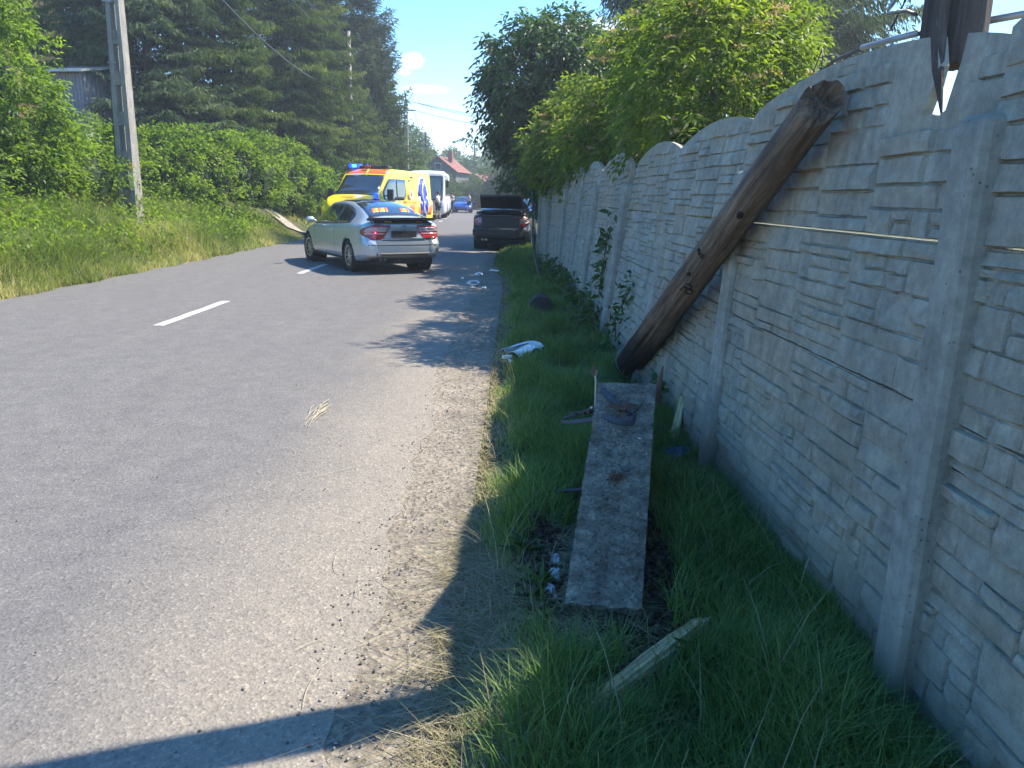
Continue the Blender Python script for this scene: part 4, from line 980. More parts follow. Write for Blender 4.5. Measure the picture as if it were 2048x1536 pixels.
# --- left side, back to front
conifer('spruce_tree', 'dark spruce in front of the ochre house wall, beside the shrub', (-16.0, 32.0, tz(-16, 32)), 14, 2.6, 2.0, 110, 'spruce', .6, 1, group='conifers along the left side of the road')
conifer('spruce_tree', 'broad bluish spruce just behind the concrete utility pole', (-14.0, 31, tz(-14, 31)), 14.5, 3.6, .4, 250, 'spruce_blue', .5, 2, group='conifers along the left side of the road')
conifer('spruce_tree', 'dense dark spruce with feathery boughs above the hedge', (-12.4, 33.5, tz(-12.4, 33.5)), 15, 3.4, .3, 280, 'spruce', .75, 3, group='conifers along the left side of the road', hang=.9)
conifer('spruce_tree', 'tall weeping spruce with long curtains of hanging twigs', (-10.9, 38.5, tz(-10.9, 38.5)), 17, 3.0, .5, 300, 'spruce', .9, 4, group='conifers along the left side of the road', hang=1.6, shape=.5)
conifer('spruce_tree', 'narrow weeping spruce between the tall weeping one and the pine', (-10.4, 43, tz(-10.4, 43)), 16, 2.4, .5, 260, 'spruce', .9, 5, group='conifers along the left side of the road', hang=1.5, shape=.45)
conifer('spruce_tree', 'shorter spruce with long low boughs reaching toward the ambulance', (-10.6, 46.2, tz(-10.6, 46.2)), 9.2, 3.9, 1.0, 230, 'spruce', .5, 6, group='conifers along the left side of the road', hang=1.3, shape=.7)
conifer('pine_tree', 'tall grey green pine with an irregular open crown', (-10.2, 50.5, tz(-10.2, 50.5)), 15.3, 3.4, 2.5, 190, 'pine', .05, 7, group='conifers along the left side of the road', hang=-.25, shape=.42, card=(.26, .06), tip=.25, sub=12, dens=10)
conifer('fir_tree', 'slender blue green fir at the far end of the conifer row', (-8.9, 55, tz(-8.9, 55)), 10.3, 1.7, 1.5, 170, 'spruce_blue', .3, 8, group='conifers along the left side of the road', hang=.2, shape=.9)
conifer('spruce_tree', 'sparse spruce screening the ochre house above the metal shed', (-17.6, 33.0, tz(-17.6, 33)), 14, 2.6, 2.5, 110, 'spruce', .6, 21, group='conifers along the left side of the road', hang=.9)
# light broadleaved trees beyond
def ball(cx, cy, cz, r, k=1.0, n=5, seed=0):
    rnd = random.Random(seed); out = [(cx, cy, cz, r, r, r*k)]
    for i in range(n):
        a = 2*pi*i/n + rnd.uniform(-.4, .4); out.append((cx + cos(a)*r*.7, cy + sin(a)*r*.7, cz + rnd.uniform(-.5, .4)*r, r*.6, r*.6, r*.5))
    return out
t0 = tree('broadleaved_tree', 'pale green tree beyond the fir at the road bend', 'tree', (-10.0, 62, tz(-10, 62)), ball(0, 0, 2.9, 2.2, 1, 6, 1), M['far'], 150, 26, .6, 3, .35, .22, .13, .16, 'trees beyond the ambulance and bus', nlimb=8)
spots = [(-13, 60, 1.1, 'leafy tree under the fir boughs left of the second pole'), (-11.6, 74, 1.15, 'rounded tree rising behind the second pole'), (-14, 86, 1.5, 'wide crowned tree between the two far poles'), (-10.2, 101, 1.2, 'tree standing against the gable of the red roofed house'), (-16, 104, 1.9, 'large tree towering behind the red roofed house'),
         (-7.5, 108, .95, 'tree between the two red roofed houses'), (-7.9, 84, .75, 'bushy tree on the verge beyond the bus'), (-9.2, 128, 1.7, 'tall tree behind the second red roof'), (-3.2, 135, 1.5, 'distant tree right of the second red roof'), (1.5, 110, 1.6, 'dark distant tree above the far end of the road'),
         (-6.6, 88, .62, 'small tree in front of the red roofed house wall'), (-4.9, 92, .7, 'rounded small tree right of the red roofed house'), (-.8, 88, 1.05, 'tree at the far side of the bend, behind the dark car'), (3.4, 70, 1.3, 'tree behind the far end of the fence'), (-8.6, 71, .7, 'low bush like tree beside the bus')]
for k, (x, y, s, lb) in enumerate(spots): copy_tree(t0, (x, y, tz(x, y) - .2), s, k * 1.3, lb)
# far wood as one mass
ells = []
rnd = random.Random(3)
for k in range(46):
    y = rnd.uniform(150, 330); x = rnd.uniform(-70, 45) * y / 200 - 8; r = rnd.uniform(4.5, 7.5); ells.append((x, y, tz(x, y) + r*.9, r, r, r*rnd.uniform(.9, 1.35)))
P, D, tint, _ = clump_points(ells, 2600, 14, 1.5, fill=.05)
o = leaves_mesh('far_woods', P, D, RNG.uniform(.6, 1.1, len(P)), RNG.uniform(.4, .8, len(P)), M['far'], rr=tint + .4); tag(o, 'distant wood covering the low hill beyond the village', kind='stuff')
for k in range(24):
    pass
# --- shrubs and hedge on the left bank
def shrub(name, label, cat, ells, mat, ncl, per, cr, **kw):
    root = empty(name, (ells[0][0], ells[0][1], tz(ells[0][0], ells[0][1])), 0, label, cat)
    L0 = [(e[0]-root.location.x, e[1]-root.location.y, e[2]-root.location.z, *e[3:]) for e in ells]
    P, D, tint, C0 = clump_points(L0, ncl, per, cr, fill=.12)
    k2 = P[:, 2] > -.6; P, D, tint = P[k2], D[k2], tint[k2]
    o = sprigs('foliage', P, D, tint, mat, root, **kw); o['kind'] = 'stuff'
    blob_core(L0, M['inner'], root, .62)
    b = MB()
    for q in C0[RNG.choice(len(C0), 14)]:
        q = Vector(q); b.tube([(q.x*.5, q.y*.5, -.3), (q.x*.8, q.y*.8, q.z*.5), q], [.03, .02, .006], 5)
    b.build('branches', M['bark'], root)['kind'] = 'stuff'; return root
shrub('climbing_shrub', 'huge bright green shrub with drooping compound leaves filling the left edge', 'shrub', [(-11.45, 16.3, 3.5, 1.85, 1.7, 2.3), (-10.9, 16.8, 1.9, 1.45, 1.6, 1.5), (-10.2, 18.6, 1.7, 1.0, 1.0, .95), (-10.9, 15.2, 1.6, 1.5, 1.2, 1.5), (-13.2, 17, 5.2, 2.4, 2, 2.2)], M['hedge'], 620, 30, .33, nl=5, slen=.20, ll=.11, lw=.045)
hd = [( -13.0 + .88*k*1.0, 20.6 + .95*k, 1.95 + .02*sin(k*2), .95, .9, 1.35) for k in range(6)]
hd = [(-11.6 + .42*k, 20.4 + .85*k, 1.85 + .08*sin(k*2.1), .95, .95, 1.40 + .06*sin(k*3)) for k in range(8)]
shrub('overgrown_hedge', 'long ivy covered hedge behind the utility pole on the grassy bank', 'hedge', hd, M['hedge'], 620, 28, .24, nl=3, slen=.12, ll=.085, lw=.06)
shrub('rounded_hedge', 'bright rounded hedge bush where the gravel driveway meets the road', 'hedge', [(-9.9, 33.2, 1.75, 1.6, 1.4, 1.75), (-8.9, 34.0, 1.3, 1.3, 1.3, 1.35), (-8.1, 35.0, .75, 1.1, 1.2, .9), (-10.9, 32.6, 2.0, 1.2, 1.2, 1.4)], M['hedge'], 420, 28, .28, nl=3, slen=.14, ll=.10, lw=.07)
shrub('dark_undergrowth', 'dark leafy bushes behind the ambulance under the spruces', 'bushes', [(-9.8, 43, 1.6, 1.6, 1.6, 1.9), (-9.3, 48, 1.6, 1.6, 1.6, 2.0), (-9.2, 54, 1.5, 1.6, 2, 2.0), (-10.6, 39.5, 1.8, 1.6, 1.5, 2.0), (-12.6, 38, 1.5, 2.2, 1.5, 2.2)], M['walnut'], 420, 26, .4, nl=3, slen=.2, ll=.15, lw=.09)
shrub('verge_bushes', 'row of low green bushes on the verge beyond the bus', 'bushes', [(-10.4, 64, 1.2, 1.6, 3, 1.5), (-11.2, 70, 1.2, 1.6, 3, 1.6), (-9.3, 76, 1, 1.4, 3, 1.3), (-9.5, 84, 1.2, 1.6, 3, 1.6), (-9.7, 92, 1.5, 2, 3, 2.0), (1.6, 82, 1.5, 2, 2, 2.0), (3.2, 60, 1.3, 1.5, 2, 1.6)], M['far'], 320, 22, .5, nl=3, slen=.25, ll=.22, lw=.14)
# tall bank grass
def bankgrass(n, y0, y1, d0, d1, h, w, segs=2, lab=None):
    y = RNG.uniform(y0, y1, n); d = d0 + (d1 - d0) * RNG.uniform(0, 1, n) ** 1.1; x = -7.08 - d + .06*np.sin(y*4)
    keep = ~((y > 26.2) & (y < 31.5) & (np.abs((x + 6.7) * .8 + (y - 27.6) * .75 * 1.0) < 1.3)); x, y, d = x[keep], y[keep], d[keep]
    hh = h * (.30 + .70 * smooth01(d / .9)) * RNG.uniform(.55, 1.2, len(x)) * (.8 + .3*np.sin(x*2.3)*np.sin(y*1.1)) * (1 - .45 * smooth01((y - 20) / 5))
    rr = RNG.normal(.46, .2, len(x)) + .30 * np.exp(-d / .35) + .18*np.sin(y*.9 + x) - .0*d
    P = np.stack([x, y, terrain_z(x, y) - .02], -1)
    blades('bank_grass', P, hh, w * RNG.uniform(.6, 1.4, len(x)), M['tallgrass'], .7, None, lab, segs=segs, rr=rr)
bankgrass(26000, 8.2, 15, 0, 2.6, .95, .013, 3, 'tall unmown grass on the bank along the far side of the road')
bankgrass(30000, 15, 27.5, 0, 3.0, 1.0, .020, 2, 'tall unmown grass on the bank along the far side of the road')
bankgrass(9000, 30, 60, 0, 2.2, .5, .035, 2, 'tall unmown grass on the bank along the far side of the road')
# weeds in the bank
n = 900; y = RNG.uniform(9, 25, n); d = RNG.uniform(.5, 2.8, n); x = -7.1 - d
P = np.repeat(np.stack([x, y, terrain_z(x, y) + RNG.uniform(.1, .75, n)], -1), 16, 0) + RNG.normal(0, .13, (n*16, 3)); D = RNG.normal(0, 1, (n*16, 3)) + np.array([0, 0, .3])
o = leaves_mesh('bank_weeds', P, D, RNG.uniform(.06, .13, n*16), RNG.uniform(.03, .06, n*16), M['hedge'], rr=np.repeat(RNG.normal(.5, .15, n), 16)); tag(o, 'leafy weeds among the tall bank grass', kind='stuff')

# --- right side behind the fence
def elder(name, label, loc, ells, mat, ncl, umb=60, **kw):
    root = tree(name, label, 'elder bush' if 'elder' in name else 'tree', loc, ells, M[mat], ncl, **kw)
    if umb:
        P, D, t, C0 = clump_points([(e[0], e[1], e[2], e[3]*1.03, e[4]*1.03, e[5]*1.03) for e in ells], umb*3, 1, .05, fill=0)
        k = D[:, 2] > -.2; P = P[k][:int(umb*1.6)] + np.array([0, 0, .03]); m = len(P); q = 26
        r = .085*np.sqrt(RNG.uniform(0, 1, (m, q))); a = RNG.uniform(0, 2*pi, (m, q))
        PP = np.repeat(P, q, 0) + np.stack([r*np.cos(a), r*np.sin(a), RNG.uniform(0, .03, (m, q)) - r*.2], -1).reshape(-1, 3)
        leaves_mesh('flower_umbels', PP, RNG.normal(0, 1, (m*q, 3)) + np.array([0, 0, .5]), .036, .03, M['umbel'], root, rr=RNG.normal(.5, .25, m*q))['kind'] = 'stuff'
    return root
elder('elder_bush', 'largest sunlit yellow green elder bush rising over the middle of the fence', (2.25, 9.3, 0), [(0, 0, 3.0, .95, 1.3, 1.3), (-.35, -.9, 2.6, .75, .8, .85), (-.1, -.6, 2.75, .7, .9, 1.1), (.3, 1.2, 2.9, 1.1, 1.1, 1.4), (-.30, -1.6, 2.0, .5, .6, .6)], 'elder', 330, 90, per=26, cr=.26, nl=5, slen=.15, ll=.080, lw=.026, r=.07, group='elder bushes behind the fence', droop=.4)
elder('elder_bush', 'elder bush with faded pinkish flower heads beside the bare twigs', (2.1, 12.4, 0), [(0, 0, 2.9, 1.05, 1.2, 1.3), (-.5, .9, 2.5, .8, .9, .8), (.5, -.6, 3.1, .9, .9, 1.2), (-.35, -.5, 2.2, .6, .7, .6)], 'elder', 260, 80, per=26, cr=.28, nl=5, slen=.16, ll=.10, lw=.034, r=.06, group='elder bushes behind the fence', droop=.4)
elder('elder_bush', 'darker elder bush hanging over the far end of the fence', (1.35, 16.2, 0), [(0.1, 0, 2.6, 1.0, 1.3, 1.1), (-.25, 1.3, 2.4, .85, 1.1, .75), (.3, -1.3, 2.5, .8, 1, .9), (-.2, 2.8, 2.4, .8, 1, .9)], 'elder', 320, 110, per=26, cr=.28, nl=5, slen=.17, ll=.12, lw=.042, r=.06, group='elder bushes behind the fence', droop=.4)
elder('young_elder', 'small bright elder shoot just above the dip in the fence top', (1.95, 8.0, 0), [(0, 0, 1.95, .28, .35, .28)], 'elder', 36, 8, per=24, cr=.12, nl=5, slen=.12, ll=.07, lw=.028, r=.02, nlimb=6)
tree('walnut_tree', 'glossy dark leaved tree arching over the verge beyond the fence', 'tree', (1.7, 20.6, 0), [(-.9, 0, 4.55, 1.5, 1.5, 1.25), (-1.5, .4, 3.7, 1.0, 1.2, .9), (-.2, -.3, 3.9, 1.3, 1.3, 1.2), (-.6, .6, 5.1, 1.0, 1, .75), (-1.3, .2, 2.9, .65, .8, .55), (.2, .3, 3.0, 1.2, 1.2, 1.3), (-.4, .6, 2.0, .8, 1.0, .9)], M['walnut'], 330, 24, .38, 5, .28, .17, .06, .11, droop=.5)
tree('roadside_tree', 'dark tree further along behind the fence, shading the road', 'tree', (1.9, 26, 0), [(-.6, 0, 3.4, 1.6, 1.8, 1.6), (-1.0, 1.0, 2.4, 1.1, 1.5, 1.1), (.5, 1, 3.2, 1.6, 1.6, 1.6)], M['walnut'], 200, 22, .42, 5, .28, .18, .07, .12, droop=.4)
conifer('spruce_tree', 'big dark spruce towering behind the elder bushes', (8.3, 30, -.1), 22, 6.0, 6.4, 220, 'spruce_blue', .42, 12, hang=.9, shape=.7, card=(.24, .05), sub=18, dens=10)
# bare twigs among the elders
root = empty('bare_shrub', (1.52, 10.3, 0), 0, 'leafless shrub of thin grey twigs standing between the elder bushes', 'bare shrub'); b = MB(); rnd = random.Random(6)
for k in range(60):
    a = rnd.uniform(0, 6.28); l = rnd.uniform(.05, .5); h = rnd.uniform(2.2, 3.1); x, y = cos(a)*l*.6, sin(a)*l
    b.tube([(x*.1, y*.1, .3), (x*.45, y*.45, 1.5), (x*.9 + .03*sin(k), y*.9, h*.82), (x*1.1, y*1.1, h)], [.010, .008, .005, .002], 4)
    for q in range(3):
        t = rnd.uniform(.5, .9); p = Vector((x*t, y*t, h*t)); b.tube([p, p + Vector((rnd.uniform(-.2, .2), rnd.uniform(-.2, .2), rnd.uniform(.15, .4)))], [.004, .0015], 4)
b.build('twigs', plain('grey_twig', (.24, .20, .155), .9, var=.2), root)
# plants on and below the fence
def leafy(name, label, cat, pts, n, spread, ll, lw, mat='weed', stems=True):
    root = empty(name, pts[0], 0, label, cat); P = []
    for i in range(n):
        t = RNG.uniform(0, len(pts) - 1); k = int(min(t, len(pts) - 2)); p = np.array(pts[k]) * (1 - t + k) + np.array(pts[k+1]) * (t - k); P.append(p + RNG.normal(0, 1, 3) * np.array(spread) - np.array(pts[0]))
    P = np.array(P); D = RNG.normal(0, .7, (n, 3)) + np.array([-.3, 0, -.5])
    leaves_mesh('leaves', P, D, ll * RNG.uniform(.7, 1.3, n), lw * RNG.uniform(.8, 1.2, n), M[mat], root, .15)['kind'] = 'stuff'
    b = MB(); b.tube([Vector(p) - Vector(pts[0]) for p in pts], .006, 5); b.build('stem', M['bark'], root); return root
leafy('climbing_plant', 'green creeper clinging to the fence beside a post', 'creeper', [(1.02, 8.75, .95), (1.03, 8.7, 1.15), (1.0, 8.85, .7), (.97, 8.8, .45)], 70, (.03, .13, .13), .12, .06)
leafy('climbing_plant', 'sparse creeper sprouting from the fence behind the leaning pole', 'creeper', [(1.06, 7.0, .75), (1.04, 7.25, .60), (1.0, 7.5, .42), (1.0, 7.35, .2)], 90, (.04, .14, .11), .075, .035)
leafy('nettle_plant', 'small leafy weed at the fence foot beside the raised end of the footing', 'weed', [(1.0, 5.3, .1), (1.02, 5.2, .3), (1.03, 5.15, .38)], 26, (.03, .06, .06), .07, .04)
leafy('nettle_plant', 'bushy nettles at the fence foot beyond the leaning pole', 'weed', [(.86, 8.5, .05), (.88, 8.6, .3), (.86, 9.3, .3), (.82, 10.2, .25)], 260, (.08, .35, .10), .09, .05)
leafy('nettle_plant', 'nettles along the shaded fence foot around the farther posts', 'weed', [(.80, 11, .05), (.80, 11.5, .3), (.76, 13, .3), (.66, 15.5, .25)], 320, (.09, .5, .12), .11, .06)

# broad leaved weeds, seed stalks and trampled stems through the verge
n = 170; y = 1.3 + 10 * RNG.uniform(0, 1, n) ** 1.3; x = fence_x(y) * RNG.uniform(.05, 1, n)
kp = ~((x > .15) & (x < .85) & (y > 2.4) & (y < 4.4)); x, y = x[kp], y[kp]; n = len(x)
q = 13; a = RNG.uniform(0, 2*pi, (n, q)); el = RNG.uniform(.2, 1.0, (n, q))
P = np.repeat(np.stack([x, y, terrain_z(x, y) + .03], -1), q, 0) + RNG.normal(0, .015, (n*q, 3)) * [1, 1, .3]; D = np.stack([np.cos(a), np.sin(a), el], -1).reshape(-1, 3)
o = leaves_mesh('verge_weeds', P, D, RNG.uniform(.05, .13, n*q), RNG.uniform(.018, .038, n*q), M['weed'], rr=np.repeat(RNG.normal(.6, .2, n), q)); tag(o, 'broad leaved weeds among the verge grass', kind='stuff')
n = 420; y = 1.2 + 9 * RNG.uniform(0, 1, n) ** 1.4; x = -.1 + (fence_x(y) + .05) * RNG.uniform(0, 1, n)
kp = ~((x > .15) & (x < .85) & (y > 2.4) & (y < 4.4)); x, y = x[kp], y[kp]; n = len(x)
blades('seed_stalks', np.stack([x, y, terrain_z(x, y)], -1), RNG.uniform(.2, .46, n), .0035, M['straw'], .9, None, 'pale dry seed stalks standing in the verge', segs=3, rr=RNG.uniform(.3, 1, n))

# ------------------------------------------------------------------ vehicles
class Shell:
    """vehicle skin lofted along x (0 = rear bumper, L = nose) from profile curves; y left, z up"""
    def __init__(s, L, zl, zb, zt, w, wr, axles, wheel_r, nst=110, rear_def=None, crown=.05, ksub=4, rail=.035):
        s.L = L; s.axles = axles; s.wr_ = wheel_r
        xs = sorted(set([0, .015, .04, .08, .13, .19] + list(np.linspace(.25, L - .25, nst)) + [L - .19, L - .13, L - .08, L - .04, L - .015, L]))
        rows = []
        for x in xs:
            zl_, zb_, zt_, w_, r_ = [spl(x, q) for q in (zl, zb, zt, w, wr)]
            zr = max(zb_ + .012, zt_ - crown - rail)
            P = [(0, zl_), (.8*w_, zl_), (.94*w_, zl_ + .03), (.985*w_, zl_ + .14), (w_, .5*(zl_ + zb_)), (.992*w_, zb_ - .10), (.965*w_, zb_ - .012), (.935*w_, zb_ + .012),
                 (r_, zr), (r_ - .07, zr + rail), (r_*.5, zt_ - crown*.25), (0, zt_)]
            if zr - zb_ < .05: P[7] = (.90*w_, zb_ + .01); 
            pts = []
            for i in range(len(P) - 1):
                p0, p1, p2, p3 = P[max(0, i-1)], P[i], P[i+1], P[min(len(P)-1, i+2)]
                for k in range(ksub):
                    t = k / ksub
                    if i in (7,): q = [p1[j]*(1-t) + p2[j]*t for j in (0, 1)]
                    else: q = [.5*((2*p1[j]) + (-p0[j]+p2[j])*t*.8 + (2*p0[j]-5*p1[j]+4*p2[j]-p3[j])*t*t*.8 + (-p0[j]+3*p1[j]-3*p2[j]+p3[j])*t**3*.8) if False else p1[j] + (p2[j]-p1[j])*t + .18*((p1[j]-p0[j]) - (p2[j]-p1[j]))*t*(1-t)**2 + .18*((p2[j]-p1[j]) - (p3[j]-p2[j]))*t*t*(1-t) for j in (0, 1)]
                    pts.append(q)
            pts.append(P[-1]); full = [(y, z) for y, z in pts] + [(-y, z) for y, z in pts[-2:0:-1]]
            rows.append([(x, y, z) for y, z in full])
        n = len(rows[0]); V = [v for r in rows for v in r]; s.n = n
        if rear_def: V = [rear_def(*v) for v in V]
        # round wheel openings
        for ax in axles:
            for i, v in enumerate(V):
                if abs(v[1]) > .5*spl(v[0], w) and v[2] < spl(v[0], zb) - .03:
                    dx, dz = v[0] - ax, v[2] - wheel_r; r = math.hypot(dx, dz); R0 = wheel_r + .045
                    if abs(r - R0) < .030 and r > 0: V[i] = (ax + dx/r*R0, v[1], wheel_r + dz/r*R0)
        F = []
        for i in range(len(rows) - 1):
            for k in range(n):
                a = (i*n + k, (i+1)*n + k, (i+1)*n + (k+1) % n, i*n + (k+1) % n)
                c_ = [sum(V[q][j] for q in a)/4 for j in range(3)]
                if any(math.hypot(c_[0]-ax, c_[2]-wheel_r) < wheel_r + .044 for ax in axles) and abs(c_[1]) > .45: continue
                F.append(a)
        F.append(tuple(range(n))); F.append(tuple((len(rows)-1)*n + k for k in range(n))[::-1])
        s.V, s.F = V, F; s.bvh = BVHTree.FromPolygons([Vector(v) for v in V], F)
    def body(s, mat, parent, name='body'):
        b = MB(); b.v = list(s.V); b.f = list(s.F); o = b.build(name, mat, parent, smooth=True)
        return o
    def patch(s, name, pts, D, mat, parent, off=.004, th=.004, smooth=True):
        """grid of points (rows of equal length) dropped onto the skin along D"""
        D = Vector(D).normalized(); V = []; nr, nc = len(pts), len(pts[0])
        for row in pts:
            for p in row:
                p = Vector(p); hit = s.bvh.ray_cast(p - D*6, D)
                q = hit[0] - D * off if hit[0] is not None else s.bvh.find_nearest(p)[0] - D * off
                V.append(q)
        b = MB(); V2 = V + [v + D * (th + off) for v in V]; m = nr*nc; F = []
        for i in range(nr - 1):
            for k in range(nc - 1): F.append((i*nc+k, i*nc+k+1, (i+1)*nc+k+1, (i+1)*nc+k))
        for k in range(nc - 1): F.append((k, k+1, m+k+1, m+k)); F.append(((nr-1)*nc+k+1, (nr-1)*nc+k, m+(nr-1)*nc+k, m+(nr-1)*nc+k+1))
        for i in range(nr - 1): F.append(((i+1)*nc, i*nc, m+i*nc, m+(i+1)*nc)); F.append((i*nc+nc-1, (i+1)*nc+nc-1, m+(i+1)*nc+nc-1, m+i*nc+nc-1))
        b.v = [tuple(v) for v in V2]; b.f = F; return b.build(name, mat, parent, smooth=smooth)
    def side(s, name, xs, lo, hi, mat, parent, sgn=1, n=8, **kw):
        rows = [[(x, 3*sgn, lo(x)*(1-t) + hi(x)*t) for t in np.linspace(0, 1, n)] for x in xs]
        return s.patch(name, rows, (0, -sgn, 0), mat, parent, **kw)
    def top(s, name, xs, y0, y1, mat, parent, n=14, **kw):
        rows = [[(x, y0(x)*(1-t) + y1(x)*t, 5) for t in np.linspace(0, 1, n)] for x in xs]
        return s.patch(name, rows, (0, 0, -1), mat, parent, **kw)
    def rear(s, name, zs, y0, y1, mat, parent, n=10, yaw=0, **kw):
        rows = [[(-1, y0(z)*(1-t) + y1(z)*t, z) for t in np.linspace(0, 1, n)] for z in zs]
        return s.patch(name, rows, (cos(yaw), -sin(yaw), 0), mat, parent, **kw)
def wheel(parent, x, y, r, wdt=.20, spokes=10, sgn=1, yaw=0):
    w = empty('wheel', (0, 0, 0)); w.parent = parent; w.location = (x, y, r); w.rotation_euler = (0, 0, yaw)
    b = MB(); h = wdt/2
    b.lathe([(r*.66, -h*.9), (r*.80, -h), (r*.96, -h*.85), (r, -h*.5), (r, h*.5), (r*.96, h*.85), (r*.80, h), (r*.66, h*.9), (r*.66, -h*.9)], 'Y', 30); b.build('tyre', M['tyre'], w, smooth=True)
    b = MB(); f = sgn*h
    b.lathe([(r*.665, -h*.8), (r*.67, h*.8)], 'Y', 30); b.lathe([(r*.60, f*.86), (r*.67, f*.92), (r*.67, f*.7), (r*.60, f*.72)], 'Y', 30)
    b.lathe([(.0, f*.80), (r*.16, f*.80), (r*.18, f*.55), (0, f*.5)], 'Y', 16)
    for k in range(spokes):
        a = 2*pi*k/spokes; ca, sa = cos(a), sin(a); px, pz = -sa, ca; w1, w2 = r*.045, r*.03
        vs = []
        for rr, ww in ((r*.12, w1), (r*.63, w2)):
            for q in (-1, 1):
                for yy in (f*.78, f*.6): vs.append((rr*ca + q*ww*px, yy, rr*sa + q*ww*pz))
        b.add(vs, [(0, 1, 3, 2), (4, 6, 7, 5), (0, 4, 5, 1), (2, 3, 7, 6), (0, 2, 6, 4), (1, 5, 7, 3)])
    b.build('rim', M['rim'], w)
    b = MB(); b.lathe([(0, f*.25), (r*.62, f*.25)], 'Y', 24); b.build('brake_disc', M['darksteel'], w)
def wells(parent, axles, r, w):
    for ax in axles:
        for sgn in (-1, 1):
            b = MB(); n0 = len(b.v); b.lathe([(r + .05, w), (r + .05, w - .32), (.0, w - .32)], 'Y', 24, (ax, 0, r))
            if sgn < 0:
                for i in range(n0, len(b.v)): v = b.v[i]; b.v[i] = (v[0], -v[1], v[2])
            b.build('wheel_arch', M['black'], parent)
def flat_text(parent, txt, size, mat, loc, rot, name='lettering', extr=.002, label=None):
    cu = bpy.data.curves.new(name, 'FONT'); cu.body = txt; cu.size = size; cu.extrude = extr; cu.align_x = 'CENTER'; cu.align_y = 'CENTER'; cu.materials.append(mat)
    o = bpy.data.objects.new(name, cu); COL.objects.link(o); bpy.context.view_layer.update(); me = bpy.data.meshes.new_from_object(o.evaluated_get(bpy.context.evaluated_depsgraph_get())); bpy.data.objects.remove(o); o = link(name, me, parent); o.location = loc; o.rotation_euler = rot; return o

def place(root, rear_axle, heading, ax0, ht=0):
    """put the middle of the rear axle at a ground point; heading is the angle of the nose from +x"""
    c_, s_ = cos(heading), sin(heading); root.location = (rear_axle[0] - ax0*c_, rear_axle[1] - ax0*s_, ht); root.rotation_euler = (0, 0, heading)

